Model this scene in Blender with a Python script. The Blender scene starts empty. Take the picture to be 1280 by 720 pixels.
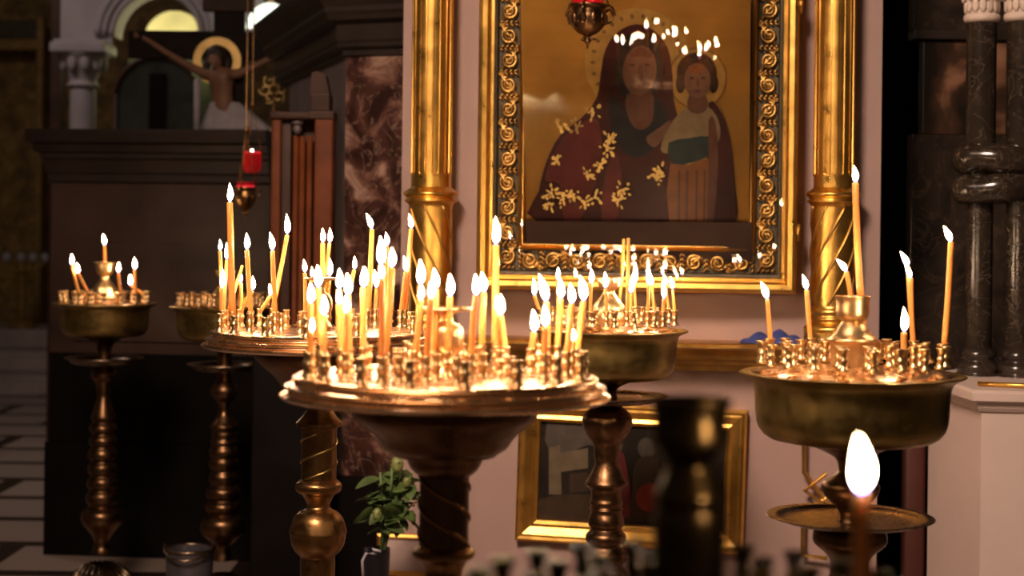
import bpy, bmesh, math, random
from mathutils import Vector, Matrix
random.seed(7)
PI = math.pi
SC = bpy.context.scene
COL = SC.collection

# ------------------------------------------------------------------ camera
F, HOR, ROLL, H = 2133.0, 283.0, 0.012, 1.25      # focal length (px), horizon row, roll, eye height
CR, SR = math.cos(ROLL), math.sin(ROLL)

def unroll(x, y):
    dx, dy = x - 640.0, y - HOR
    return dx * CR + dy * SR, dy * CR - dx * SR
def P(x, y, d):
    a, b = unroll(x, y)
    return Vector((a * d / F, d, H - b * d / F))
def ray(x, y):
    a, b = unroll(x, y)
    return Vector((a / F, 1.0, -b / F))
def hit(x, y, p0, n):
    r = ray(x, y); o = Vector((0, 0, H))
    t = (Vector(p0) - o).dot(n) / r.dot(n)
    return o + r * t

cam_d = bpy.data.cameras.new('camera'); cam = bpy.data.objects.new('camera', cam_d); COL.objects.link(cam)
cam_d.sensor_width = 36.0; cam_d.lens = F / 1280 * 36.0
cam_d.shift_y = -(360 - HOR) / 1280.0
cam_d.clip_start = 0.02; cam_d.clip_end = 60
cam.matrix_world = Matrix.Translation((0, 0, H)) @ Matrix.Rotation(PI / 2, 4, 'X') @ Matrix.Rotation(ROLL, 4, 'Z')
cam_d.dof.use_dof = True; cam_d.dof.focus_distance = 3.35; cam_d.dof.aperture_fstop = 4.2
SC.camera = cam

# ------------------------------------------------------------------ materials
def nt(name):
    m = bpy.data.materials.new(name); m.use_nodes = True
    b = m.node_tree.nodes['Principled BSDF']
    return m, m.node_tree, b
def ramp(t, stops):
    r = t.nodes.new('ShaderNodeValToRGB'); e = r.color_ramp.elements
    while len(e) < len(stops): e.new(0.5)
    for k, (p, c) in enumerate(stops):
        e[k].position = p; e[k].color = (*c, 1) if len(c) == 3 else c
    return r
def coords(t, kind='Object', scale=(1, 1, 1)):
    tc = t.nodes.new('ShaderNodeTexCoord'); mp = t.nodes.new('ShaderNodeMapping')
    mp.inputs['Scale'].default_value = scale
    t.links.new(tc.outputs[kind], mp.inputs['Vector']); return mp
def noise(t, mp, scale, detail=4, dist=0.0):
    n = t.nodes.new('ShaderNodeTexNoise'); n.inputs['Scale'].default_value = scale
    n.inputs['Detail'].default_value = detail; n.inputs['Distortion'].default_value = dist
    t.links.new(mp.outputs[0], n.inputs['Vector']); return n
def simple(name, col, rough=.5, metal=0.0, vary=.25, scale=14, bump=0.0, sss=0, spec=.5, coat=0):
    m, t, b = nt(name)
    mp = coords(t); n = noise(t, mp, scale)
    c2 = tuple(min(1, c * (1 + vary)) for c in col); c1 = tuple(c * (1 - vary) for c in col)
    r = ramp(t, [(.3, c1), (.7, c2)])
    t.links.new(n.outputs['Fac'], r.inputs[0]); t.links.new(r.outputs[0], b.inputs['Base Color'])
    b.inputs['Roughness'].default_value = rough; b.inputs['Metallic'].default_value = metal
    b.inputs['Specular IOR Level'].default_value = spec
    if coat: b.inputs['Coat Weight'].default_value = coat; b.inputs['Coat Roughness'].default_value = .1
    if sss:
        b.inputs['Subsurface Weight'].default_value = sss; b.inputs['Subsurface Scale'].default_value = .5
        b.inputs['Subsurface Radius'].default_value = (.02, .009, .003)
    if metal:
        r2 = ramp(t, [(.25, (rough * .75,) * 3), (.8, (min(1, rough * 1.35),) * 3)])
        n2 = noise(t, mp, scale * 3.1)
        t.links.new(n2.outputs['Fac'], r2.inputs[0]); t.links.new(r2.outputs[0], b.inputs['Roughness'])
    if bump:
        bp = t.nodes.new('ShaderNodeBump'); bp.inputs['Strength'].default_value = bump; bp.inputs['Distance'].default_value = .002
        n3 = noise(t, mp, scale * 5)
        t.links.new(n3.outputs['Fac'], bp.inputs['Height']); t.links.new(bp.outputs[0], b.inputs['Normal'])
    return m
def emis(name, col, s):
    m, t, b = nt(name); b.inputs['Base Color'].default_value = (*[c * .5 for c in col], 1)
    b.inputs['Emission Color'].default_value = (*col, 1); b.inputs['Emission Strength'].default_value = s
    return m
def marble(name, cols, scale=6, rough=.25, spec=.5, veins=None, vf=.3):
    m, t, b = nt(name)
    mp = coords(t)
    n = noise(t, mp, scale, 8, .7)
    r = ramp(t, cols); t.links.new(n.outputs['Fac'], r.inputs[0])
    out = r.outputs[0]
    if veins:
        n2 = noise(t, mp, scale * .8, 6, 2.5)
        v = ramp(t, [(.485, (0, 0, 0)), (.5, (1, 1, 1)), (.515, (0, 0, 0))])
        t.links.new(n2.outputs['Fac'], v.inputs[0])
        mx = t.nodes.new('ShaderNodeMix'); mx.data_type = 'RGBA'
        ml = t.nodes.new('ShaderNodeMath'); ml.operation = 'MULTIPLY'; ml.inputs[1].default_value = vf
        t.links.new(v.outputs[0], ml.inputs[0]); t.links.new(ml.outputs[0], mx.inputs['Factor'])
        t.links.new(out, mx.inputs['A']); mx.inputs['B'].default_value = (*veins, 1)
        out = mx.outputs['Result']
    t.links.new(out, b.inputs['Base Color'])
    b.inputs['Roughness'].default_value = rough; b.inputs['Specular IOR Level'].default_value = spec
    return m

M = {}
M['brass'] = simple('polished_brass', (.82, .56, .27), .34, 1, .1, 30, 0)
M['brass_tray'] = simple('worn_tray_brass', (.88, .58, .33), .27, 1, .05, 8, 0)
M['brass_old'] = simple('aged_bowl_brass', (.40, .285, .095), .36, 1, .3, 18, .1)
M['bronze'] = simple('dark_bronze', (.17, .092, .045), .33, 1, .3, 22, .1)
M['near_bronze'] = simple('blackened_bronze', (.085, .055, .022), .33, 1, .3, 22)
M['bronze_warm'] = simple('warm_bronze', (.30, .165, .062), .32, 1, .3, 22, .1)
M['silverish'] = simple('tarnished_pewter', (.24, .17, .11), .3, 1, .3, 30)
M['gold'] = simple('gilded_wood', (.80, .47, .11), .33, 1, .18, 9, .1)
M['gold_carved'] = simple('carved_gilding', (.48, .29, .085), .38, 1, .35, 24, .2)
M['gold_dark'] = simple('dark_gilding', (.50, .29, .075), .36, 1, .3, 20, .2)
M['relief_dark'] = simple('dark_gesso', (.06, .045, .02), .5, .4, .3, 25)
M['wax'] = simple('honey_beeswax', (1.0, .40, .085), .5, 0, .02, 8, 0, .5)
M['wick'] = simple('burnt_wick', (.03, .02, .015), .9)
M['plaster'] = simple('pink_plaster', (.33, .222, .19), .75, 0, .05, 5, .1)
M['plaster_cool'] = simple('pale_stone', (.34, .285, .28), .7, 0, .12, 6, .1)
M['plinth'] = simple('painted_plinth', (.56, .44, .385), .6, 0, .05, 5, .05)
M['capital'] = simple('cream_stone', (.62, .50, .42), .6, 0, .1, 12, .2)
M['red_marble'] = marble('red_breccia_marble', [(.38, (.026, .010, .007)), (.5, (.07, .028, .02)), (.56, (.17, .085, .06)), (.64, (.40, .26, .19))], 9, .35, .3, (.34, .22, .16), .6)
M['dark_marble'] = marble('black_marble', [(.3, (.012, .009, .007)), (.6, (.035, .025, .018)), (.8, (.10, .06, .035))], 7, .2, .5, (.12, .075, .045))
M['shaft_marble'] = marble('dark_column_marble', [(.3, (.014, .010, .007)), (.65, (.03, .021, .014)), (.85, (.08, .055, .036))], 14, .17, .6, (.22, .17, .12))
M['flame_marble'] = marble('flame_marble', [(.38, (.012, .008, .006)), (.52, (.05, .025, .014)), (.62, (.22, .11, .06)), (.8, (.30, .17, .10))], 5, .3, .4)
M['cornice'] = simple('dark_cornice', (.026, .018, .014), .38, 0, .3, 8, 0, 0, .35)
M['side_grey'] = simple('grey_side_stone', (.11, .085, .085), .5, 0, .2, 6)
M['cab_marble'] = marble('brown_cabinet_marble', [(.35, (.03, .017, .012)), (.6, (.062, .035, .025)), (.8, (.10, .06, .044))], 3, .4, .3)
M['cab_trim'] = simple('cabinet_moulding', (.026, .016, .012), .4, 0, .25, 6, 0, 0, .3)
M['black'] = simple('black_base', (.006, .0045, .004), .6, 0, .3, 6, 0, 0, .06)
M['void'] = simple('unlit_doorway', (.006, .004, .003), .8, 0, .2, 4, 0, 0, .1)
M['wood'] = simple('brown_wood', (.15, .042, .014), .5, 0, .3, 9, 0, 0, .12)
M['wood_dark'] = simple('dark_wood', (.05, .022, .013), .5, 0, .3, 9, 0, 0, .2)
M['cross_wood'] = simple('cross_wood', (.016, .010, .008), .6, 0, .3, 9, 0, 0, .12)
M['maroon'] = simple('maroon_post', (.075, .019, .012), .55, 0, .2, 6)
M['skin_dim'] = simple('painted_flesh', (.24, .12, .065), .55, 0, .15, 20)
M['hair_dim'] = simple('painted_hair', (.03, .015, .01), .6)
M['cloth_white'] = simple('white_cloth', (.42, .38, .40), .8, 0, .12, 25)
M['halo'] = simple('halo_gold', (.75, .50, .18), .4, .7, .2, 15)
M['red_glass'] = simple('red_glass', (.5, .01, .015), .12, 0, .1, 10)
rg = M['red_glass'].node_tree.nodes['Principled BSDF']
rg.inputs['Transmission Weight'].default_value = .5
rg.inputs['Emission Color'].default_value = (.8, .02, .03, 1); rg.inputs['Emission Strength'].default_value = .05
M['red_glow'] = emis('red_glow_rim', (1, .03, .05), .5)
M['white_glow'] = emis('small_white_flame', (1, .93, .85), 14)
M['blue_cloth'] = simple('blue_cloth', (.035, .055, .22), .8, 0, .3, 40)
M['leaf'] = simple('leaf_green', (.075, .12, .03), .5, 0, .35, 20)
M['bud'] = simple('pale_bud', (.20, .23, .07), .5, 0, .25, 20)
M['stem_green'] = simple('stem_green', (.10, .17, .05), .5)
M['pot'] = simple('black_pot', (.010, .009, .012), .3)
M['ribbon'] = simple('white_ribbon', (.62, .58, .62), .6)
M['pail'] = simple('grey_pail', (.10, .09, .10), .4, .5)
M['mosaic'] = marble('ochre_mosaic', [(.3, (.11, .062, .016)), (.5, (.23, .135, .035)), (.7, (.38, .24, .065))], 9, .6, .3)
M['mosaic_gold'] = simple('gold_band', (.26, .15, .035), .5, .3, .25, 12)
M['niche'] = marble('green_fresco', [(.35, (.010, .012, .008)), (.6, (.03, .035, .022)), (.8, (.055, .06, .035))], 4, .6, .3)
M['dome'] = simple('apse_plaster', (.62, .56, .36), .7, 0, .15, 6)
M['step'] = simple('pale_steps', (.36, .28, .24), .45, 0, .25, 4)
M['ceil'] = simple('dim_ceiling', (.12, .09, .075), .8)
M['glow_shade'] = emis('lit_shade', (.85, .95, .75), 1.4)
M['mat_pale'] = simple('pale_mat', (.45, .33, .29), .7)

# flame: hot white body with a blue foot
m, t, b = nt('candle_flame')
for n_ in list(t.nodes):
    if n_.type == 'BSDF_PRINCIPLED': t.nodes.remove(n_)
em = t.nodes.new('ShaderNodeEmission'); tc = t.nodes.new('ShaderNodeTexCoord'); sx = t.nodes.new('ShaderNodeSeparateXYZ')
t.links.new(tc.outputs['Generated'], sx.inputs[0])
rc = ramp(t, [(.0, (.10, .14, .9)), (.16, (.75, .55, .75)), (.3, (1, .71, .41)), (1, (1, .63, .31))])
rs = ramp(t, [(.0, (.02,) * 3), (.14, (.25,) * 3), (.3, (1,) * 3), (1, (.75,) * 3)])
mu = t.nodes.new('ShaderNodeMath'); mu.operation = 'MULTIPLY'; mu.inputs[1].default_value = 120
t.links.new(sx.outputs['Z'], rc.inputs[0]); t.links.new(sx.outputs['Z'], rs.inputs[0])
t.links.new(rs.outputs[0], mu.inputs[0]); t.links.new(rc.outputs[0], em.inputs[0]); t.links.new(mu.outputs[0], em.inputs[1])
t.links.new(em.outputs[0], t.nodes['Material Output'].inputs[0]); M['flame'] = m

# thin glass: clear sheet that reflects by angle
m, t, b = nt('clear_glass'); t.nodes.remove(b)
tr = t.nodes.new('ShaderNodeBsdfTransparent'); gl = t.nodes.new('ShaderNodeBsdfGlossy'); gl.inputs['Roughness'].default_value = 0.0
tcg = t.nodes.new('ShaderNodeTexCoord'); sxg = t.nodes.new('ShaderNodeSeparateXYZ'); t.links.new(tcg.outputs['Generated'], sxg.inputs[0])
LOW_ROUGH = ramp(t, [(.42, (.3,) * 3), (.54, (0, 0, 0))]); t.links.new(sxg.outputs['Z'], LOW_ROUGH.inputs[0]); t.links.new(LOW_ROUGH.outputs[0], gl.inputs['Roughness'])  # rougher low on the pane, to blur the flame reflections there
LOW_GLOSS = ramp(t, [(.42, (.12,) * 3), (.56, (1, 1, 1))]); t.links.new(sxg.outputs['Z'], LOW_GLOSS.inputs[0]); t.links.new(LOW_GLOSS.outputs[0], gl.inputs['Color'])  # gloss colour darkened low on the pane to mute flame reflections
mx = t.nodes.new('ShaderNodeMixShader'); fr = t.nodes.new('ShaderNodeFresnel'); fr.inputs['IOR'].default_value = 1.55
tr.inputs[0].default_value = (.97, .97, .96, 1)
t.links.new(fr.outputs[0], mx.inputs[0]); t.links.new(tr.outputs[0], mx.inputs[1]); t.links.new(gl.outputs[0], mx.inputs[2])
t.links.new(mx.outputs[0], t.nodes['Material Output'].inputs[0]); M['glass'] = m
def flat_glass(name, rough):
    m, t, b = nt(name); t.nodes.remove(b)
    tr = t.nodes.new('ShaderNodeBsdfTransparent'); gl = t.nodes.new('ShaderNodeBsdfGlossy'); gl.inputs['Roughness'].default_value = rough
    mx = t.nodes.new('ShaderNodeMixShader'); fr = t.nodes.new('ShaderNodeFresnel'); fr.inputs['IOR'].default_value = 1.5
    t.links.new(fr.outputs[0], mx.inputs[0]); t.links.new(tr.outputs[0], mx.inputs[1]); t.links.new(gl.outputs[0], mx.inputs[2])
    t.links.new(mx.outputs[0], t.nodes['Material Output'].inputs[0]); return m
M['glass_clean'] = flat_glass('clean_glass', 0.0); M['glass_rough'] = flat_glass('rough_glass', .4)

# floor: pale marble slabs with dark strips between the rows
m, t, b = nt('marble_floor')
mp = coords(t, 'Object'); br = t.nodes.new('ShaderNodeTexBrick')
br.inputs['Scale'].default_value = 1; br.inputs['Brick Width'].default_value = .95; br.inputs['Row Height'].default_value = .55
br.inputs['Mortar Size'].default_value = .05; br.inputs['Color1'].default_value = (.44, .335, .28, 1); br.inputs['Color2'].default_value = (.34, .26, .22, 1)
br.inputs['Mortar'].default_value = (.035, .02, .016, 1); br.inputs['Mortar Smooth'].default_value = .1
t.links.new(mp.outputs[0], br.inputs['Vector']); t.links.new(br.outputs['Color'], b.inputs['Base Color']); b.inputs['Roughness'].default_value = .35
M['floor'] = m

def paint(name, col, vary=.2, scale=25, rough=.6): return simple('paint_' + name, col, rough, 0, vary, scale, 0, 0, .12)
PT = {'ochre': paint('ochre', (.36, .18, .03), .22, 6), 'robe': paint('robe', (.055, .014, .012), .3, 10), 'maroon': paint('maroon', (.115, .022, .020), .25, 12),
      'night': paint('night', (.022, .020, .020)), 'flesh': paint('flesh', (.17, .085, .055)), 'flesh_dark': paint('flesh_dark', (.12, .05, .03)),
      'gilt': paint('gilt', (.42, .26, .07)), 'halo': paint('halo', (.40, .235, .06)), 'hair': paint('hair', (.04, .02, .012)),
      'linen': paint('linen', (.24, .17, .09)), 'teal': paint('teal', (.03, .045, .042)), 'orange': paint('orange', (.22, .08, .025)),
      'reflection_band': paint('reflection_band', (.026, .013, .008), .2, 8), 'cream': paint('cream', (.10, .075, .045)), 'grey': paint('grey', (.06, .05, .04)),
      'dusk': paint('dusk', (.014, .010, .007), .5, 9), 'red': paint('red', (.13, .02, .014)), 'umber': paint('umber', (.035, .022, .013)), 'dark_gilt': paint('dark_gilt', (.19, .11, .035))}

# ------------------------------------------------------------------ builders
def link(name, bm, mats, parent=None, smooth=True):
    me = bpy.data.meshes.new(name); bm.normal_update(); bm.to_mesh(me); bm.free()
    if not isinstance(mats, (list, tuple)): mats = [mats]
    for mm in mats: me.materials.append(mm)
    if smooth:
        for p in me.polygons: p.use_smooth = True
    o = bpy.data.objects.new(name, me); COL.objects.link(o)
    if parent is not None: o.parent = parent
    return o
def autosmooth(o, ang=35):
    bm = bmesh.new(); bm.from_mesh(o.data)
    for e in bm.edges:
        if len(e.link_faces) == 2 and e.calc_face_angle(0) > math.radians(ang): e.smooth = False
    bm.to_mesh(o.data); bm.free()
def tag(o, label, cat, group=None, kind=None):
    o['label'] = label; o['category'] = cat
    if group: o['group'] = group
    if kind: o['kind'] = kind
    return o
def thing(name, label, cat, loc=(0, 0, 0), rot=0, group=None):
    o = bpy.data.objects.new(name, None); COL.objects.link(o); o.empty_display_size = .05
    o.location = loc; o.rotation_euler = (0, 0, rot)
    return tag(o, label, cat, group)
def struct(o): o['kind'] = 'structure'; return o
def place(o, mtx): o.matrix_world = mtx; return o

def lathe(bm, prof, segs=48, mtx=Matrix()):
    """prof: [(r, z)] from bottom to top or the other way"""
    rings = []
    for r, z in prof:
        if r < 1e-5: rings.append([bm.verts.new(mtx @ Vector((0, 0, z)))])
        else: rings.append([bm.verts.new(mtx @ Vector((r * math.cos(2 * PI * k / segs), r * math.sin(2 * PI * k / segs), z))) for k in range(segs)])
    for a, c in zip(rings, rings[1:]):
        if len(a) == 1 and len(c) == 1: continue
        for k in range(segs):
            k2 = (k + 1) % segs
            if len(a) == 1: f = (a[0], c[k2], c[k])
            elif len(c) == 1: f = (a[k], a[k2], c[0])
            else: f = (a[k], a[k2], c[k2], c[k])
            bm.faces.new(f)
    return bm
def smoothprof(prof, n=3):
    """Catmull-Rom resampling so turned shapes read as curves"""
    out = []
    for i in range(len(prof) - 1):
        p0 = prof[max(i - 1, 0)]; p1 = prof[i]; p2 = prof[i + 1]; p3 = prof[min(i + 2, len(prof) - 1)]
        for k in range(n):
            s = k / n
            q = [.5 * (2 * b_ + (c_ - a_) * s + (2 * a_ - 5 * b_ + 4 * c_ - d_) * s * s + (-a_ + 3 * b_ - 3 * c_ + d_) * s ** 3) for a_, b_, c_, d_ in zip(p0, p1, p2, p3)]
            out.append((max(q[0], 0.0004), q[1]))
    out.append(prof[-1]); return out
def tube(bm, pts, rad, segs=8, closed=False, caps=True):
    n = len(pts); pts = [Vector(p) for p in pts]
    rads = rad if isinstance(rad, (list, tuple)) else [rad] * n
    rings = []; ref = None
    for i, p in enumerate(pts):
        a = pts[(i - 1) % n] if (closed or i > 0) else p; c = pts[(i + 1) % n] if (closed or i < n - 1) else p
        d = (c - a).normalized()
        if ref is None: ref = d.orthogonal().normalized()
        ref = (ref - d * ref.dot(d))
        ref = ref.normalized() if ref.length > 1e-6 else d.orthogonal().normalized()
        s = d.cross(ref)
        rings.append([bm.verts.new(p + (ref * math.cos(2 * PI * k / segs) + s * math.sin(2 * PI * k / segs)) * rads[i]) for k in range(segs)])
    rng = range(n) if closed else range(n - 1)
    for i in rng:
        a, c = rings[i], rings[(i + 1) % n]
        for k in range(segs):
            bm.faces.new((a[k], a[(k + 1) % segs], c[(k + 1) % segs], c[k]))
    if caps and not closed:
        bm.faces.new(list(reversed(rings[0]))); bm.faces.new(rings[-1])
    return bm
def box(bm, x0, x1, y0, y1, z0, z1, bev=0.0, mtx=Matrix()):
    v = [bm.verts.new(mtx @ Vector(c)) for c in ((x0, y0, z0), (x1, y0, z0), (x1, y1, z0), (x0, y1, z0), (x0, y0, z1), (x1, y0, z1), (x1, y1, z1), (x0, y1, z1))]
    fs = [bm.faces.new([v[i] for i in q]) for q in ((3, 2, 1, 0), (4, 5, 6, 7), (0, 1, 5, 4), (1, 2, 6, 5), (2, 3, 7, 6), (3, 0, 4, 7))]
    if bev:
        es = list({e for f in fs for e in f.edges})
        bmesh.ops.bevel(bm, geom=es, offset=bev, segments=2, affect='EDGES', profile=.6)
    return bm
def ellipsoid(bm, c, r, segs=12, rings=8, rot=Matrix.Rotation(0, 4, 'Z')):
    pr = [(math.sin(PI * k / rings), -math.cos(PI * k / rings)) for k in range(rings + 1)]
    pr[0] = (0, -1); pr[-1] = (0, 1)
    lathe(bm, pr, segs, Matrix.Translation(c) @ rot @ Matrix.Diagonal((*r, 1)))
def sweep_profile(bm, prof, path, closed=False, outward=None):
    """prof: [(a, b)] a = along normal N, b = along up U. path: list of (point, N, U)"""
    rings = [[bm.verts.new(p + n * a + u * c) for a, c in prof] for p, n, u in path]
    k = len(rings)
    for i in range(k if closed else k - 1):
        A, B = rings[i], rings[(i + 1) % k]
        for j in range(len(prof) - 1):
            bm.faces.new((A[j], A[j + 1], B[j + 1], B[j]))
    if not closed:
        for r in (rings[0], rings[-1]):
            if len(r) > 2: bm.faces.new(r)
    return bm

# ------------------------------------------------------------------ room shell
bm = bmesh.new(); box(bm, -9, 6, -3, 19, -.1, 0); struct(link('floor', bm, M['floor'], smooth=False))
bm = bmesh.new(); box(bm, -9, 6, -3, 19, 4.6, 4.7); struct(link('ceiling', bm, M['ceil'], smooth=False))

# the icon wall stands a few degrees off the picture plane
TH = math.radians(9)
WO = Vector((.259, 4.6, 0)); WT = Vector((math.cos(TH), -math.sin(TH), 0)); WN = Vector((-math.sin(TH), -math.cos(TH), 0))
WM = Matrix(((WT.x, -WN.x, 0, WO.x), (WT.y, -WN.y, 0, WO.y), (0, 0, 1, 0), (0, 0, 0, 1)))     # local x along the wall, -y out of it
def W(x, y, out=0.0):
    p = hit(x, y, WO + WN * out, WN) - WO
    return p.dot(WT), p.z
uL, uR = W(500, 400)[0], W(1100, 300)[0]
bm = bmesh.new(); box(bm, uL, uR, 0, .25, 0, 4.6); struct(place(link('wall_back', bm, M['plaster'], smooth=False), WM))
# side wall beyond the doorway and far walls
bm = bmesh.new(); a = P(1085, 300, 5.6); box(bm, a.x - .05, 6, 5.6, 5.8, 0, 4.6); struct(link('wall_right', bm, M['void'], smooth=False))
bm = bmesh.new(); box(bm, -9, P(600, 300, 14.2).x, 14.2, 14.4, 0, 4.6); struct(link('wall_far', bm, M['mosaic'], smooth=False))

# ledge: a gilded shelf moulding under the columns and the icon
zT = W(900, 425, .0)[1]; zB = W(900, 463, .0)[1]
h = zT - zB
prof = [(0, 0), (.06, 0), (.06, -.006), (.035, -.012), (.032, -.035), (.06, -.045), (.075, h * .0 - .058), (.072, -h + .018), (.03, -h + .008), (.0, -h)]
prof = [(.0, 0), (.15, 0), (.155, -.004), (.155, -.012), (.13, -.018), (.115, -.03), (.095, -.034), (.088, -.046), (.07, -.052), (.065, -h + .02), (.03, -h + .014), (.026, -h), (0, -h)]
bm = bmesh.new()
sweep_profile(bm, prof, [(Vector((uL, 0, zT)), Vector((0, -1, 0)), Vector((0, 0, 1))), (Vector((uR - .06, 0, zT)), Vector((0, -1, 0)), Vector((0, 0, 1)))])
bmesh.ops.recalc_face_normals(bm, faces=bm.faces)
o = place(link('trim_1', bm, M['gold_dark'], smooth=False), WM); struct(o)

# ------------------------------------------------------------------ gilded columns
def gold_column(px, label, y_ring, rows, ush=0.0):
    out = .075
    u = W(px, 300, out)[0]
    base = WO + WT * u + WN * out
    d = base.y
    k = d / F
    def Z(y): return P(px, y, d).z
    root = thing('gilded_column', label, 'column', (base.x, base.y, zT), -TH, 'gilded columns flanking the icon')
    z0 = zT
    def prof(lst): return [(r * k, Z(y) - z0) for r, y in lst]
    r0 = rows['r']
    yb = rows['base']
    bm = bmesh.new(); lathe(bm, [(0, 0), (r0 * 1.42 * k, 0), (r0 * 1.42 * k, Z(yb) - z0), (0, Z(yb) - z0)], 48); autosmooth(link('base', bm, M['gold_dark'], root))
    bm = bmesh.new(); lathe(bm, smoothprof(prof([(r0 * 1.36, yb + 1), (r0 * 1.45, yb - 5), (r0 * 1.2, yb - 11), (r0 * 1.12, yb - 13), (r0 * 1.22, yb - 17), (r0 * 1.12, yb - 21), (r0 * 1.2, yb - 26), (r0 * 1.08, yb - 31), (r0 * 1.06, yb - 34)]), 4), 48)
    autosmooth(link('base_ring', bm, M['gold'], root), 60)
    yr = y_ring
    rl = r0 * 1.08
    bm = bmesh.new(); lathe(bm, prof([(rl, yb - 33), (rl, yr + 10)]), 48); lo = link('lower_shaft', bm, M['gold'], root)
    bm = bmesh.new()
    zA, zB_ = Z(yb - 34) - z0, Z(yr + 12) - z0
    for j in range(7):
        pts = []
        for i in range(22):
            s = i / 21; ang = 2 * PI * j / 7 - s * 2.6 * rows['twist']
            pts.append((rl * 1.0 * k * math.cos(ang), rl * 1.0 * k * math.sin(ang), zA + (zB_ - zA) * s))
        tube(bm, pts, .0038, 6)
    link('spiral_band', bm, M['gold_dark'], lo)
    bm = bmesh.new(); lathe(bm, smoothprof(prof([(rl, yr + 13), (r0 * 1.15, yr + 10), (r0 * 1.32, yr + 6), (r0 * 1.2, yr + 3), (r0 * 1.36, yr - 1), (r0 * 1.38, yr - 4), (r0 * 1.15, yr - 8), (r0 * 1.02, yr - 11)]), 4), 48)
    link('collar_ring', bm, M['gold'], root)
    top = 3.2 - z0
    zc = Z(yr - 10) - z0
    bm = bmesh.new(); lathe(bm, [(r0 * k, zc), (r0 * k, top)], 48); up = link('upper_shaft', bm, M['gold'], root)
    bm = bmesh.new()
    z1 = Z(yr - 26) - z0
    for j in range(9):
        c = 2 * PI * (j + rows['ph']) / 9; w = .17
        pts = []
        for i in range(5): 
            s = PI + PI * i / 4; pts.append((c + w * math.cos(s), z1 + .008 + .008 * math.sin(s)))
        pts += [(c + w, top - .05), (c - w, top - .05)]
        tube(bm, [(r0 * k * math.cos(q), r0 * k * math.sin(q), z) for q, z in pts], .0024, 6, closed=True)
    link('fluting', bm, M['gold'], up)
    bm = bmesh.new(); lathe(bm, smoothprof([(r0 * k, top - .01), (r0 * k * 1.2, top + .03), (r0 * k * 1.6, top + .12), (r0 * k * 1.6, top + .15), (0, top + .15)], 3), 32)
    link('capital', bm, M['gold'], root)
gold_column(538, 'gilded column between the red marble pillar and the icon', 245, dict(r=25, base=425, twist=1, ph=.35))
gold_column(1041, 'gilded column between the icon and the dark doorway', 246, dict(r=24.5, base=415, twist=-1, ph=.2))

# ------------------------------------------------------------------ icon in its glazed case
def rect_frame(bm, u0, u1, z0, z1, prof):
    """prof [(inset from the outer edge, out from the wall)]"""
    rings = []
    for a, o in prof:
        rings.append([bm.verts.new((u0 + a, -o, z0 + a)), bm.verts.new((u1 - a, -o, z0 + a)), bm.verts.new((u1 - a, -o, z1 - a)), bm.verts.new((u0 + a, -o, z1 - a))])
    for A, B in zip(rings, rings[1:]):
        for k in range(4):
            bm.faces.new((A[k], A[(k + 1) % 4], B[(k + 1) % 4], B[k]))
    return bm
DEP = .11
u0 = W(597, 180, DEP)[0]; u1 = W(996, 180, DEP)[0]; z0 = W(790, 364.5, DEP)[1]; z1 = z0 + (u1 - u0) * 1.22
MP = (u1 - u0) / 399.0          # metres per photo pixel on the icon
kio = bpy.data.objects.new('framed_icon', None); COL.objects.link(kio)
TILT = Matrix.Rotation(-.008, 4, 'Y')
KM = WM @ Matrix.Translation(((u0 + u1) / 2, -.018, z0)) @ Matrix.Rotation(math.radians(2.2), 4, 'Z')
kio.matrix_world = KM
tag(kio, 'large painted icon of robed mother and child in carved gilt glazed frame', 'icon')
hw = (u1 - u0) / 2; hh = z1 - z0
def KL(x, y, out):                       # photo pixel -> case-local (x, z) at a given distance out of the wall
    u, z = W(x, y, out); return u - (u0 + u1) / 2, z - z0
bm = bmesh.new(); rect_frame(bm, -hw, hw, 0, hh, [(0, 0), (0, DEP - .012), (.004, DEP - .003), (.012, DEP), (.024, DEP - .002), (14 * MP, DEP - .014), (15 * MP, DEP - .03), (19 * MP, DEP - .03)])
o = link('outer_moulding', bm, M['gold'], kio, smooth=False)
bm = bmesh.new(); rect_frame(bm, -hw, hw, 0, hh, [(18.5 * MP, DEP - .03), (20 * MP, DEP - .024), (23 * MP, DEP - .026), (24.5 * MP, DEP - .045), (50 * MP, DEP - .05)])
link('carved_bed', bm, M['relief_dark'], kio, smooth=False)  # bed is one even dark tone under the gilt scrolls
bm = bmesh.new(); rect_frame(bm, -hw, hw, 0, hh, [(50 * MP, DEP - .05), (51.5 * MP, DEP - .03), (54 * MP, DEP - .026), (56 * MP, DEP - .032), (57.5 * MP, DEP - .045), (61 * MP, DEP - .10)])
link('inner_moulding', bm, M['gold'], kio, smooth=False)
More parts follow.
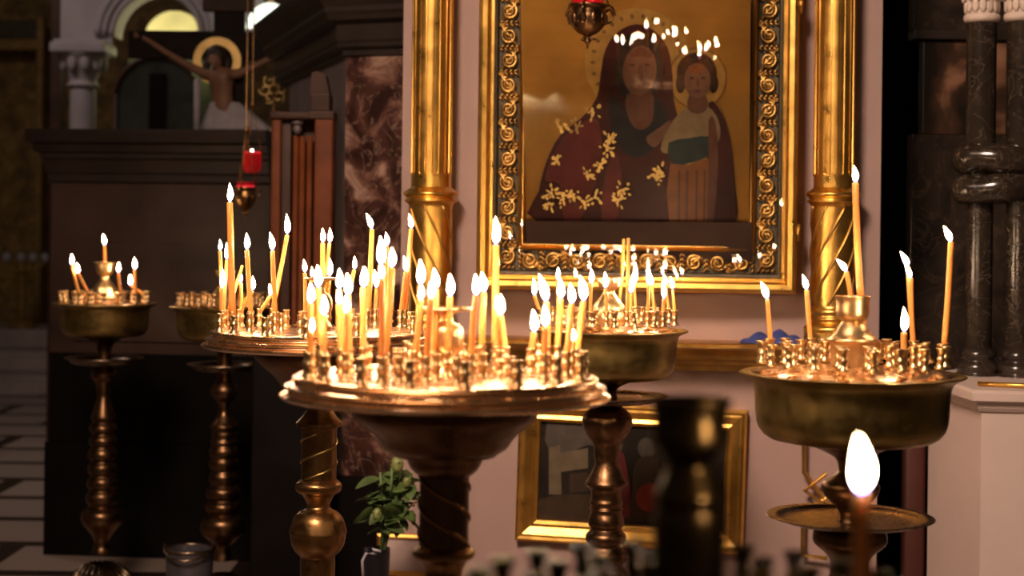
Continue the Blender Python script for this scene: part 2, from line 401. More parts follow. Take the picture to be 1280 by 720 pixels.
def scroll_strip(L, w):
    bm = bmesh.new(); n = max(1, round(L / (w * 1.25))); p = L / n
    for i in range(n):
        s = 1 if i % 2 else -1; cx = (i + .5) * p
        pts, rr = [], []
        for j in range(26):                      # the scroll
            q = j / 25; ang = q * 4.1 * PI; r = w * .43 * (1 - .82 * q)
            pts.append((cx + r * math.cos(ang) * 1.05, -.007 - .006 * math.sin(q * PI), s * r * math.sin(ang))); rr.append(w * .10 * (1 - .35 * q))
        tube(bm, pts, rr, 6)
        pts = [(cx - p * .5 + p * q_, -.006 - .004 * math.sin(q_ * PI), -s * w * .40 * math.cos(q_ * PI)) for q_ in [k / 10 for k in range(11)]]
        tube(bm, pts, [w * .075 * (.5 + math.sin(PI * k / 10)) for k in range(11)], 6)
        ellipsoid(bm, (cx, -.01, 0), (w * .11, .008, w * .11), 8, 6)
        for k in range(4):
            for sg in (-1, 1):
                ellipsoid(bm, (cx + sg * p * .44, -.006, s * w * (-.40 + .25 * k)), (w * .07, .007, w * .17), 8, 5, Matrix.Rotation(sg * .7, 4, 'Y'))
        for k in range(5):                       # acanthus leaf lobes
            a = s * (.5 + k * .55); r = w * (.36 + .06 * (k % 2))
            ellipsoid(bm, (cx + p * .42 + .25 * r * math.cos(a) , -.006, s * w * .1 + r * math.sin(a)), (w * .13, .007, w * .055), 8, 5, Matrix.Rotation(-a, 4, 'Y'))
    return bm
bw = 24 * MP; mid = 37 * MP
for nm, L, mtx in (('a', hh - 2 * 26 * MP, Matrix.Translation((-hw + mid, -(DEP - .048), 26 * MP)) @ Matrix.Rotation(-PI / 2, 4, 'Y')),
                   ('b', hh - 2 * 26 * MP, Matrix.Translation((hw - mid, -(DEP - .048), 26 * MP)) @ Matrix.Rotation(-PI / 2, 4, 'Y')),
                   ('c', 2 * (hw - 52 * MP), Matrix.Translation((-hw + 52 * MP, -(DEP - .048), mid))),
                   ('d', 2 * (hw - 52 * MP), Matrix.Translation((-hw + 52 * MP, -(DEP - .048), hh - mid)))):
    bm = scroll_strip(L, bw); bm.transform(mtx)
    link('carved_scrollwork', bm, M['gold_carved'], kio)
for zz in (.16, .75):
    bm = bmesh.new(); tube(bm, [(hw + .003, -DEP + .01, zz - .022), (hw + .003, -DEP + .01, zz + .022)], .005, 8); link('hinge', bm, M['gold_dark'], kio)

# painting: panel leans forward inside the case
ax, az = KL(657, 320, .0); 
LEAN = math.radians(11.0)
pin = 58 * MP
PW = hw - pin; PHt = hh - 2 * pin
PLM = KM @ Matrix.Translation((0, -.035, pin)) @ Matrix.Rotation(math.radians(-2.6), 4, 'Z') @ Matrix.Rotation(LEAN, 4, 'X')       # local x, z in the panel; -y out
PO = PLM @ Vector((0, 0, 0)); PN = (PLM.to_3x3() @ Vector((0, -1, 0))).normalized(); PX = (PLM.to_3x3() @ Vector((1, 0, 0))).normalized(); PZ = (PLM.to_3x3() @ Vector((0, 0, 1))).normalized()
def PL(x, y):
    p = hit(x, y, PO, PN) - PO; return p.dot(PX), p.dot(PZ)
class Paint:
    def __init__(s, fn): s.bm = bmesh.new(); s.mats = []; s.k = 0; s.fn = fn
    def mi(s, mat):
        if mat not in s.mats: s.mats.append(mat)
        return s.mats.index(mat)
    def poly(s, pts, mat, px=True, smooth=0):
        if smooth:
            n = len(pts); out = []
            for i in range(n):
                p0, p1, p2, p3 = pts[i - 1], pts[i], pts[(i + 1) % n], pts[(i + 2) % n]
                for q in range(smooth):
                    u = q / smooth
                    out.append(tuple(.5 * (2 * b_ + (c_ - a_) * u + (2 * a_ - 5 * b_ + 4 * c_ - d_) * u * u + (-a_ + 3 * b_ - 3 * c_ + d_) * u ** 3) for a_, b_, c_, d_ in zip(p0, p1, p2, p3)))
            pts = out
        s.k += 1; y = -s.k * .00012
        vs = [s.bm.verts.new((q[0], y, q[1])) for q in ([s.fn(*p) for p in pts] if px else pts)]
        f = s.bm.faces.new(vs); f.material_index = s.mi(mat)
        f.normal_update()
        if f.normal.y > 0: f.normal_flip()
    def ell(s, cx, cy, rx, ry, mat, rot=0, n=20):
        c, d = math.cos(rot), math.sin(rot)
        s.poly([(cx + rx * math.cos(2 * PI * i / n) * c - ry * math.sin(2 * PI * i / n) * d, cy + rx * math.cos(2 * PI * i / n) * d + ry * math.sin(2 * PI * i / n) * c) for i in range(n)], mat)
    def done(s, name, parent): 
        bmesh.ops.triangulate(s.bm, faces=[f for f in s.bm.faces if len(f.verts) > 4])
        return link(name, s.bm, s.mats, parent, smooth=False)
pt = Paint(PL)
pt.poly([(-PW, 0), (PW, 0), (PW, PHt), (-PW, PHt)], PT['ochre'], px=False)
pt.ell(797, 78, 66, 68, PT['halo'], n=40)
for i in range(26):
    a = 2 * PI * i / 26; pt.ell(797 + 56 * math.cos(a), 78 + 58 * math.sin(a), 3.2, 2.4, PT['dark_gilt'], a, 8)
pt.ell(872, 98, 37, 39, PT['dark_gilt'], n=32); pt.ell(872, 98, 35, 37, PT['halo'], n=32)
for i in range(18):
    a = 2 * PI * i / 18; pt.ell(872 + 31 * math.cos(a), 98 + 33 * math.sin(a), 2, 1.6, PT['gilt'], a, 8)
pt.poly([(671, 276), (674, 238), (684, 200), (701, 168), (726, 148), (746, 122), (751, 92), (757, 62), (772, 40), (795, 30), (818, 38), (835, 60), (841, 95), (842, 122), (848, 150), (852, 190), (845, 235), (838, 276)], PT['robe'], smooth=3)
pt.poly([(682, 225), (690, 196), (706, 170), (730, 152), (748, 150), (752, 190), (744, 232), (724, 276), (706, 276), (700, 230)], PT['maroon'], smooth=3)
pt.poly([(758, 212), (770, 190), (778, 230), (770, 276), (752, 276)], PT['maroon'], smooth=3)
pt.poly([(764, 118), (790, 140), (822, 122), (834, 150), (828, 176), (800, 196), (780, 190), (764, 160)], PT['night'], smooth=3)
pt.poly([(772, 62), (780, 46), (800, 40), (820, 52), (828, 82), (823, 112), (800, 136), (780, 122), (770, 95)], PT['night'], smooth=3)
pt.poly([(784, 118), (814, 112), (816, 150), (800, 162), (786, 148)], PT['flesh_dark'], smooth=3)
pt.ell(800, 88, 21, 31, PT['flesh'], .08, 28)
pt.poly([(786, 66), (800, 58), (815, 66), (812, 72), (800, 70), (789, 72)], PT['flesh_dark'], smooth=2)
for ex in (791, 809): pt.ell(ex, 81, 4.6, 2, PT['flesh_dark'], 0, 12); pt.ell(ex, 81, 1.8, 1.6, PT['hair'], 0, 8)
pt.poly([(799, 80), (803, 80), (805, 97), (800, 100), (797, 97)], PT['flesh_dark'], smooth=2); pt.ell(801, 107, 6, 2.2, PT['maroon'], 0, 12)
pt.poly([(808, 172), (826, 158), (838, 150), (842, 158), (830, 172), (818, 184)], PT['flesh'], smooth=3)
for i in range(4): pt.poly([(836 + i * 1.5, 150 + i * 5), (850 + i, 148 + i * 6), (850 + i, 151 + i * 6), (837 + i * 1.5, 154 + i * 5)], PT['flesh_dark'])
pt.poly([(886, 128), (903, 142), (913, 178), (918, 230), (919, 278), (880, 278), (884, 200)], PT['robe'], smooth=3)
pt.poly([(839, 200), (860, 206), (886, 198), (890, 236), (886, 278), (837, 278)], PT['orange'], smooth=2)
for x_ in (848, 858, 870, 880): pt.poly([(x_, 212), (x_ + 3, 212), (x_ + 2, 276), (x_ - 1, 276)], PT['flesh_dark'])
pt.poly([(826, 186), (838, 156), (858, 134), (884, 132), (899, 152), (897, 178), (866, 190), (842, 192)], PT['linen'], smooth=3)
pt.poly([(836, 178), (862, 172), (888, 170), (890, 190), (868, 202), (840, 204)], PT['teal'], smooth=2)
pt.poly([(886, 150), (894, 150), (898, 200), (892, 276), (884, 276), (886, 200)], PT['flesh_dark'], smooth=2)
pt.poly([(862, 118), (882, 118), (884, 136), (872, 142), (860, 136)], PT['flesh_dark'], smooth=2)
pt.ell(871, 90, 25, 25, PT['hair'], 0, 24); pt.ell(851, 104, 6, 12, PT['hair'], 0, 14); pt.ell(892, 104, 6, 12, PT['hair'], 0, 14)
pt.ell(872, 100, 16.5, 22, PT['flesh'], 0, 24); pt.ell(870, 86, 10, 6, PT['orange'], 0, 14)
for ex in (865, 879): pt.ell(ex, 97, 3, 1.5, PT['hair'], 0, 10)
pt.poly([(871, 97), (874, 97), (875, 107), (871, 108)], PT['flesh_dark']); pt.ell(872, 113, 4, 1.5, PT['maroon'], 0, 10)
rnd = random.Random(3)
for fx, fy in ((722, 158), (742, 140), (702, 158), (697, 198), (690, 240), (714, 240), (745, 245), (760, 186), (752, 204), (780, 236), (774, 248), (826, 212), (822, 222), (688, 252), (736, 218), (764, 172), (732, 250), (706, 246)):
    for j in range(11):
        a = rnd.uniform(0, 2 * PI); r = rnd.uniform(2, 11)
        pt.ell(fx + r * math.cos(a), fy + r * math.sin(a), rnd.uniform(1.6, 3.6), rnd.uniform(1.1, 2.1), PT['gilt'], a, 8)
    pt.ell(fx, fy, 2.2, 2.2, PT['gilt'], 0, 10)
pt.poly([(660, 273), (941, 275), (941, 324), (660, 324)], PT['reflection_band'])  # dark reflection in the lower glass, painted onto the panel as a strip
pnt = pt.done('painting', kio); pnt.matrix_world = PLM
bm = bmesh.new(); box(bm, -PW, PW, .001, .006, 0, PHt); bk = link('back_board', bm, M['wood_dark'], kio, smooth=False); bk.matrix_world = PLM
bm = bmesh.new(); v = [bm.verts.new(c) for c in ((-PW, -.012, 0), (PW, -.012, 0), (PW, -.012, PHt), (-PW, -.012, PHt))]; bm.faces.new(v)
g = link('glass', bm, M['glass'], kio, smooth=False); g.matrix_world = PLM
for n_, (xa_, xb_, za_, zb2) in enumerate(((-hw + 16 * MP, -hw + 58 * MP, 16 * MP, hh - 16 * MP), (hw - 58 * MP, hw - 16 * MP, 16 * MP, hh - 16 * MP), (-hw + 58 * MP, hw - 58 * MP, 16 * MP, 58 * MP))):
    bm = bmesh.new(); vv_ = [bm.verts.new(c_) for c_ in ((xa_, -DEP + .016, za_), (xb_, -DEP + .016, za_), (xb_, -DEP + .016, zb2), (xa_, -DEP + .016, zb2))]; bm.faces.new(vv_)
    link('glass_strip', bm, M['glass_clean'], kio, smooth=False)
# side cheeks behind the leaning panel
bm = bmesh.new()
for s in (-1, 1): box(bm, s * (PW + .001), s * (PW + .004), -DEP * .7, 0, pin, hh - pin)
box(bm, -PW, PW, -DEP * .75, 0, pin - .004, pin)
link('case_lining', bm, M['gold_dark'], kio, smooth=False)

# ------------------------------------------------------------------ small framed painting under the ledge
def small_frame(corners, name, label, cat, dep, prof, fn=None, crook=0.0, mat='gold'):
    (xa, ya), (xb, yb) = corners
    ua, zb_ = W(xa, yb, dep); ub, za = W(xb, ya, dep)
    r = bpy.data.objects.new(name, None); COL.objects.link(r); tag(r, label, cat)
    mt = WM @ Matrix.Translation(((ua + ub) / 2, 0, zb_)) @ Matrix.Translation((0, 0, (za - zb_) / 2)) @ Matrix.Rotation(crook, 4, 'Y') @ Matrix.Translation((0, 0, -(za - zb_) / 2))
    r.matrix_world = mt
    w_, h_ = (ub - ua) / 2, za - zb_
    bm = bmesh.new(); rect_frame(bm, -w_, w_, 0, h_, prof); link('frame', bm, M[mat], r, smooth=False)
    return r, mt, w_, h_
mpp = 4.6 / F
r, mt, w_, h_ = small_frame(((645, 511), (932.5, 679)), 'framed_painting', 'dark narrative painting in plain gilt frame hung below the ledge', 'painting', .035,
    [(0, 0), (0, .03), (3 * mpp, .035), (6 * mpp, .030), (9 * mpp, .031), (18 * mpp, .020), (22 * mpp, .024), (26 * mpp, .018), (27 * mpp, .006)], crook=.022)
im = mt.inverted()
def PL2(x, y):
    q = hit(x, y, WO + WN * .006, WN); q = im @ q; return q.x, q.z
pt = Paint(PL2); ins = 26.5 * mpp
pt.poly([(-w_ + ins, ins), (w_ - ins, ins), (w_ - ins, h_ - ins), (-w_ + ins, h_ - ins)], PT['dusk'], px=False)
pt.poly([(684, 528), (735, 526), (760, 540), (758, 560), (735, 556), (690, 570)], PT['grey'], smooth=2)
pt.poly([(686, 560), (700, 556), (702, 618), (686, 618)], PT['cream']); pt.poly([(700, 566), (735, 560), (735, 585), (700, 590)], PT['cream'])
pt.poly([(712, 592), (735, 590), (735, 614), (712, 616)], PT['umber']); pt.poly([(676, 624), (740, 618), (900, 640), (900, 658), (676, 652)], PT['umber'], smooth=2)
pt.ell(808, 560, 11, 13, PT['grey']); pt.poly([(796, 574), (822, 574), (832, 620), (828, 652), (792, 650), (790, 610)], PT['umber'], smooth=2)
pt.ell(812, 622, 17, 18, PT['red']); pt.ell(770, 556, 8, 10, PT['cream']); pt.poly([(758, 568), (780, 568), (788, 645), (752, 640)], PT['maroon'], smooth=2)
pt.ell(860, 552, 8, 10, PT['cream']); pt.poly([(846, 564), (874, 564), (884, 650), (838, 650)], PT['teal'], smooth=2); pt.ell(822, 648, 9, 8, PT['grey'])
pt.done('painting', r).location = (0, -.006, 0)
r2, mt2, w2, h2 = small_frame(((470, 671), (562, 719)), 'small_frame', 'small gold rimmed panel low on the wall behind the potted flowers', 'frame', .02,
    [(0, 0), (0, .016), (3 * mpp, .02), (6 * mpp, .012)], mat='gold')
bm = bmesh.new(); box(bm, -w2 + 5 * mpp, w2 - 5 * mpp, -.008, 0, 5 * mpp, h2 - 5 * mpp); link('panel', bm, M['mat_pale'], r2, smooth=False)

# blue cloth crumpled on the ledge
bm = bmesh.new()
ua = W(925, 420, .1)[0]; ub = W(1003, 420, .1)[0]; nx, ny = 28, 10
rr = random.Random(5); g_ = {}
for i in range(nx + 1):
    for j in range(ny + 1):
        q, p_ = i / nx, j / ny
        e = math.sin(PI * p_) ** .6 * math.sin(PI * q) ** .5
        z = zT + .002 + e * (.014 + .016 * q + .008 * math.sin(q * 19 + p_ * 5) + .006 * math.sin(p_ * 13 + q * 31))
        g_[i, j] = bm.verts.new((ua + (ub - ua) * q, -.03 - .10 * p_ + .008 * math.sin(q * 14), z))
for i in range(nx):
    for j in range(ny): bm.faces.new((g_[i, j], g_[i + 1, j], g_[i + 1, j + 1], g_[i, j + 1]))
o = place(link('blue_cloth', bm, M['blue_cloth']), WM); tag(o, 'crumpled blue cloth lying on the gilded ledge', 'cloth')

# brass lattice hook on the wall
bm = bmesh.new()
def WL(x, y, out): u, z = W(x, y, out); return Vector((u, -out, z))
for pts, out in (([(1005, 540), (1005, 590), (1036, 632)], .03), ([(1033, 592), (1006, 613), (1037, 636)], .036), ([(1036, 620), (1004, 641), (1003, 694), (1034, 698)], .03)):
    tube(bm, [WL(x, y, out) for x, y in pts], .0062, 8)
tube(bm, [WL(1005, 543, 0), WL(1005, 543, .03)], .005, 6)
o = place(link('lattice_bracket', bm, M['gold_dark'], smooth=False), WM); tag(o, 'zigzag brass lattice bracket on wall beneath a bowl candle stand', 'bracket')

# ------------------------------------------------------------------ dark doorway, maroon post, marble panel, twin knotted columns
bm = bmesh.new()
a, c = P(1093, 300, 5.2), P(1142, 300, 5.2); box(bm, a.x, c.x, 5.15, 5.2, 0, 3.0)
o = struct(link('door_1', bm, M['void'], smooth=False))
pp = thing('maroon_post', 'rounded maroon wooden post in the dark doorway beside the plinth', 'post', (P(1143, 500, 4.72).x, 4.72, 0))
kk = 4.72 / F
zt_ = P(1143, 552, 4.72).z
bm = bmesh.new(); box(bm, -13 * kk, 14 * kk, -.02, .03, .06, zt_, .012); link('post', bm, M['maroon'], pp)
bm = bmesh.new(); box(bm, -15 * kk, 16 * kk, -.03, .04, 0, .06, .006); link('foot', bm, M['wood_dark'], pp)
mpn = thing('marble_panel', 'dark flame patterned marble panel behind the twin columns', 'panel', (P(1200, 300, 4.9).x, 4.9, 0))
kk = 4.9 / F
def PZ_(y, d): return P(1180, y, d).z
x0, x1 = -62 * kk, 110 * kk
bm = bmesh.new(); box(bm, x0, x1, 0, .06, PZ_(540, 4.9), PZ_(168, 4.9), .004); link('lower_slab', bm, M['dark_marble'], mpn, smooth=False)
bm = bmesh.new(); box(bm, x0 + .03, x1, .0, .055, PZ_(168, 4.9), PZ_(50, 4.9), .004); link('flame_slab', bm, M['flame_marble'], mpn, smooth=False)
bm = bmesh.new(); box(bm, x0, x1, -.02, .06, PZ_(50, 4.9), PZ_(38, 4.9), .004); link('moulding', bm, M['cornice'], mpn, smooth=False)
bm = bmesh.new(); box(bm, x0, x1, 0, .06, PZ_(38, 4.9), 3.0, .004); link('upper_slab', bm, M['dark_marble'], mpn, smooth=False)
bm = bmesh.new(); box(bm, x0, x1, -.015, .07, 0, PZ_(540, 4.9), .004); link('base_block', bm, M['black'], mpn, smooth=False)

# plinth: corner block with a chamfered moulding; the corner points at the viewer
dC = 3.95
C0 = P(1226, 600, dC)
La = P(1160, 600, 4.38); Ra = P(1310, 600, 3.93)
C0.z = La.z = Ra.z = 0
zTop = P(1226, 503, dC).z
pl = thing('plinth', 'pale pink stone plinth under the twin dark columns', 'plinth', (C0.x, C0.y, 0))
def pts_off(off):
    dl = (La - C0).normalized(); dr = (Ra - C0).normalized()
    nl = Vector((dl.y, -dl.x, 0)); nl = nl if nl.x < 0 else -nl
    nr = Vector((dr.y, -dr.x, 0)); nr = nr if nr.y < 0 else -nr
    cc = (nl + nr) / (1 + nl.dot(nr))
    back = Vector((.25, .6, 0))
    return [C0 + cc * off, Ra + nr * off + dr * .1, Ra + dr * .1 + Vector((0, .75, 0)), La + Vector((.16, .18, 0)) + nl * off, La + nl * off]
def slab(bm, stack):
    rings = [[bm.verts.new(Vector((p.x, p.y, z)) - Vector((C0.x, C0.y, 0))) for p in pts_off(off)] for off, z in stack]
    for A, B in zip(rings, rings[1:]):
        for k in range(5): bm.faces.new((A[k], A[(k + 1) % 5], B[(k + 1) % 5], B[k]))
    bm.faces.new(list(reversed(rings[0]))); bm.faces.new(rings[-1])
bm = bmesh.new(); slab(bm, [(0, .1), (0, zTop - .02)]); link('block', bm, M['plinth'], pl, smooth=False)
bm = bmesh.new(); slab(bm, [(-.01, zTop - .028), (.006, zTop - .02), (.012, zTop - .012), (.016, zTop + .0), (.03, zTop + .006), (.03, zTop + .024), (.02, zTop + .03)]); link('cap_moulding', bm, M['plinth'], pl, smooth=False)
bm = bmesh.new(); slab(bm, [(.025, 0), (.025, .08), (.0, .1)]); link('base_moulding', bm, M['plinth'], pl, smooth=False)
zP = zTop + .03
bm = bmesh.new(); rc_ = P(1222, 489, dC + .08); re_ = P(1330, 493, dC - .02)
tube(bm, [Vector((rc_.x, rc_.y, zP + .006)), Vector((re_.x, re_.y + .03, zP + .006))], .006, 8)
tag(link('brass_rod', bm, M['gold']), 'thin brass rod lying along the top edge of the pale plinth', 'rod')
tw = thing('knotted_columns', 'twin dark marble columns tied by a stone knot with cream capitals', 'column', (P(1244, 470, 4.35).x, 4.35, zP))
dK = 4.35; kk = dK / F
def TZ(y): return P(1244, y, dK).z - zP
cxs = ((1222, 0.0), (1268, -.03))
for x_, dy in cxs:
    X = (x_ - 1244) * kk
    T_ = Matrix.Translation((X, dy, 0))
    bm = bmesh.new(); lathe(bm, [(18.5 * kk, TZ(225)), (18.5 * kk, TZ(26))], 40, T_); link('upper_shaft', bm, M['shaft_marble'], tw)
    bm = bmesh.new(); lathe(bm, [(16.5 * kk, TZ(440)), (16.5 * kk, TZ(225))], 40, T_); link('lower_shaft', bm, M['shaft_marble'], tw)
    bm = bmesh.new(); lathe(bm, smoothprof([(28 * kk, 0.0), (28 * kk, TZ(468)), (25 * kk, TZ(465)), (27 * kk, TZ(460)), (25 * kk, TZ(454)), (20 * kk, TZ(450)), (23 * kk, TZ(444)), (21 * kk, TZ(438)), (17 * kk, TZ(434))], 3), 40, T_); link('base', bm, M['dark_marble'], tw)
    bm = bmesh.new(); lathe(bm, smoothprof([(18 * kk, TZ(29)), (22 * kk, TZ(26)), (22 * kk, TZ(20)), (19 * kk, TZ(17)), (20 * kk, TZ(4)), (27 * kk, TZ(-22)), (32 * kk, TZ(-34)), (32 * kk, TZ(-46)), (0, TZ(-46))], 3), 40, T_)
    cp = link('capital', bm, M['capital'], tw)
    bm = bmesh.new()
    for j in range(14):
        a = 2 * PI * j / 14
        for i in range(2):
            ra = (20.5 + i * 3.0) * kk; zz = TZ(8 - i * 14)
            a2 = a + i * PI / 14
            ellipsoid(bm, (X + ra * math.cos(a2), dy + ra * math.sin(a2), zz), (.004, .010, .020), 8, 6, Matrix.Rotation(a2, 4, 'Z'))
    link('capital_leaves', bm, M['capital'], cp)
bm = bmesh.new()                              # the knot: two looped strands, one above the other, pinched between the shafts
for yk, s_, ph in ((200, 1, 0), (236, -1, .5)):
    pts = []
    for i in range(80):
        a = 2 * PI * i / 80
        pts.append((1.5 * kk + 41 * kk * math.cos(a), -.01 + .045 * math.sin(a), TZ(yk) + 2.5 * kk * math.sin(2 * a + ph) * s_))
    tube(bm, pts, [(18.5 + 1.6 * math.cos(4 * 2 * PI * i / 80)) * kk for i in range(80)], 14, closed=True)
link('knot', bm, M['shaft_marble'], tw)

# ------------------------------------------------------------------ red marble pillar with dark cornice
dP = 5.2
A0 = P(430, 300, dP); B0 = P(560, 300, dP - .14); A0.z = B0.z = 0
side = Vector((-.30, 1, 0)).normalized()
pil = thing('marble_pillar', 'red breccia marble pillar with dark cornice and black base', 'pillar', (A0.x, A0.y, 0))
def pil_ring(off, L=1.05):
    Ab = A0 + side * L
    f = (B0 - A0).normalized(); nf = Vector((f.y, -f.x, 0)); nf = nf if nf.y < 0 else -nf
    ns = Vector((side.y, -side.x, 0)); ns = ns if ns.x < 0 else -ns
    cc = (nf + ns) / (1 + nf.dot(ns))
    return [A0 + cc * off, B0 + nf * off, B0 + Vector((0, .8, 0)), Ab + ns * off]
def pil_slab(stack, L=1.05):
    bm = bmesh.new()
    rings = [[bm.verts.new(Vector((p.x, p.y, z)) - Vector((A0.x, A0.y, 0))) for p in pil_ring(off, L)] for off, z in stack]
    for A_, B_ in zip(rings, rings[1:]):
        for k in range(4): bm.faces.new((A_[k], A_[(k + 1) % 4], B_[(k + 1) % 4], B_[k]))
    bm.faces.new(list(reversed(rings[0]))); bm.faces.new(rings[-1]); return bm
def YZ(y): return P(450, y, dP).z
bm = pil_slab([(0, YZ(597)), (0, YZ(70))])
for f in bm.faces: f.material_index = 0
bm.faces.ensure_lookup_table()
bm.faces[3].material_index = 1
link('shaft', bm, [M['red_marble'], M['side_grey']], pil, smooth=False)
link('cornice', pil_slab([(0.0, YZ(72)), (.012, YZ(70)), (.012, YZ(64)), (.03, YZ(60)), (.03, YZ(56)), (.035, YZ(52)), (.035, YZ(32)), (.06, YZ(28)), (.065, YZ(22)), (.075, YZ(18)), (.075, YZ(12)), (.09, YZ(4)), (.105, YZ(-8)), (.11, YZ(-16)), (.11, YZ(-22))], 1.22), M['cornice'], pil, smooth=False)
link('base', pil_slab([(.03, 0), (.03, YZ(600)), (.02, YZ(597)), (0, YZ(594))]), M['black'], pil, smooth=False)

# ------------------------------------------------------------------ dark stone cabinet
dC2 = 6.4
CT = math.radians(6)
cx0 = P(64, 300, dC2).x
cab = bpy.data.objects.new('stone_cabinet', None); COL.objects.link(cab); tag(cab, 'dark brown stone chest altar with stepped cornice and black base', 'altar')
CMt = Matrix.Translation((cx0, dC2, 0)) @ Matrix.Rotation(-CT, 4, 'Z'); cab.matrix_world = CMt
kc = dC2 / F
def CZ(y): return P(60, y, dC2).z
WC = .835
def tier(stack, depth=.9):
    bm = bmesh.new(); rings = []
    for off, z in stack: rings.append([bm.verts.new(c) for c in ((-off, -off, z), (WC, -off, z), (WC, depth, z), (-off, depth, z))])
    for A_, B_ in zip(rings, rings[1:]):
        for k in range(4): bm.faces.new((A_[k], A_[(k + 1) % 4], B_[(k + 1) % 4], B_[k]))
    bm.faces.new(list(reversed(rings[0]))); bm.faces.new(rings[-1]); return bm
link('cornice', tier([(0, CZ(229)), (.012, CZ(226)), (.012, CZ(218)), (.02, CZ(215)), (.026, CZ(200)), (.036, CZ(197)), (.036, CZ(192)), (.05, CZ(190)), (.055, CZ(181)), (.075, CZ(178)), (.078, CZ(166)), (.078, CZ(162))]), M['cab_trim'], cab, smooth=False)
link('body', tier([(0, CZ(440)), (0, CZ(228))]), M['cab_marble'], cab, smooth=False)
bm = bmesh.new(); box(bm, .09, WC - .09, -.012, 0, CZ(425), CZ(305), .004); link('front_panel', bm, M['cab_marble'], cab, smooth=False)
link('base', tier([(.012, 0), (.012, CZ(552)), (0, CZ(550)), (0, CZ(440))]), M['black'], cab, smooth=False)
zCab = CZ(162)

# carved wooden stall on a black block between the altar and the pillar
dS = 5.12; ks = dS / F
st = thing('carved_stall', 'tall carved brown wooden stall with finials beside the marble pillar', 'stall', (P(378, 300, dS).x, dS, 0))
def SZ(y): return P(378, y, dS).z
def SX(x): return (x - 378) * ks
bm = bmesh.new(); box(bm, SX(322), SX(421), -.075, .055, 0, SZ(432), .006); link('base_block', bm, M['black'], st)  # black base, raised to paint in the shade over the lower stall
bm = bmesh.new(); box(bm, SX(394), SX(417), -.05, .05, 0, SZ(146), .006); link('post', bm, M['wood'], st)
bm = bmesh.new(); box(bm, SX(340), SX(352), -.04, .05, 0, SZ(140), .006); link('post', bm, M['wood'], st)
bm = bmesh.new(); box(bm, SX(350), SX(364), -.02, .04, 0, SZ(150), .004); link('side_panel', bm, M['wood_dark'], st)
bm = bmesh.new(); box(bm, SX(362), SX(395), .03, .05, 0, SZ(150), .004); link('back_panel', bm, M['wood_dark'], st)
for x_ in (369, 377, 386):
    bm = bmesh.new(); tube(bm, [(SX(x_), -.005, 0), (SX(x_), -.005, SZ(170))], .009, 10); link('slender_shaft', bm, M['wood'], st)
bm = bmesh.new(); ellipsoid(bm, (SX(371), -.02, SZ(153)), (.020, .018, .012), 12, 8); ellipsoid(bm, (SX(371), -.02, SZ(162)), (.014, .014, .016), 12, 8); link('knob', bm, M['side_grey'], st)
bm = bmesh.new()
for i, (xa, xb, ya, yb_) in enumerate(((386, 418, 150, 140), (388, 412, 140, 118))): box(bm, SX(xa), SX(xb), -.055 + i * .01, .05, SZ(ya), SZ(yb_), .004)
v = [bm.verts.new((SX(x_), y_, SZ(yy))) for y_ in (-.04, .04) for x_, yy in ((388, 118), (411, 118), (406, 95), (396, 90), (389, 92))]
bm.faces.new(v[:5]); bm.faces.new(list(reversed(v[5:])))
for k in range(5): bm.faces.new((v[k], v[5 + k], v[5 + (k + 1) % 5], v[(k + 1) % 5]))
bmesh.ops.recalc_face_normals(bm, faces=bm.faces); link('finial', bm, M['wood_dark'], st, smooth=False)
bm = bmesh.new(); box(bm, SX(338), SX(390), -.05, .05, SZ(150), SZ(141), .004); link('top_rail', bm, M['wood_dark'], st)

# ------------------------------------------------------------------ crucifix on the altar
dX = 7.0; kx = dX / F
cr = thing('crucifix', 'dark wooden crucifix with haloed figure standing on the stone altar', 'crucifix', (P(272, 160, dX).x, dX, zCab))
def XZ(y): return P(272, y, dX).z - zCab
def XX(x): return (x - 272) * kx
bm = bmesh.new(); box(bm, XX(264), XX(302), .03, .06, 0, XZ(8), .004); link('upright_beam', bm, M['cross_wood'], cr, smooth=False)
bm = bmesh.new(); box(bm, XX(157), XX(386), .025, .062, XZ(73), XZ(38), .004); link('crossbeam', bm, M['cross_wood'], cr, smooth=False)
bm = bmesh.new(); box(bm, XX(250), XX(314), .02, .065, XZ(13), XZ(-14), .004); link('title_board', bm, M['wood_dark'], cr, smooth=False)
bm = bmesh.new(); box(bm, XX(225), XX(325), .0, .16, 0, .03, .004); link('foot_block', bm, M['cross_wood'], cr, smooth=False)
def skin_body(name, verts, edges, rads, mat, parent, root=0, sub=2):
    me = bpy.data.meshes.new(name); me.from_pydata(verts, edges, []); me.materials.append(mat)
    o = bpy.data.objects.new(name, me); COL.objects.link(o); o.parent = parent
    bm = bmesh.new(); bm.from_mesh(me); ly = bm.verts.layers.skin.verify(); bm.verts.ensure_lookup_table()
    for i, vv in enumerate(bm.verts): vv[ly].radius = rads[i] if isinstance(rads[i], tuple) else (rads[i], rads[i]); vv[ly].use_root = (i == root)
    bm.to_mesh(me); bm.free()
    s = o.modifiers.new('skin', 'SKIN'); s.use_smooth_shade = True
    u = o.modifiers.new('sub', 'SUBSURF'); u.levels = sub; u.render_levels = sub
    return o
def XP(x, y, o=0.0): return (XX(x), -o, XZ(y))
v = [XP(280, 138, .0), XP(278, 122, .012), XP(277, 104, .014), XP(275, 92, .012), XP(272, 86, .016), XP(270, 76, .024),          # pelvis..head 0-5
     XP(256, 93, .008), XP(232, 81, .0), XP(206, 66, -.01), XP(184, 52, -.018), XP(175, 47, -.018),                              # arm
     XP(296, 93, .008), XP(318, 82, .0), XP(344, 68, -.01), XP(366, 54, -.018), XP(375, 48, -.018),
     XP(275, 152, .01), XP(276, 166, .012), XP(290, 152, .01), XP(288, 166, .012), XP(268, 66, .022)]
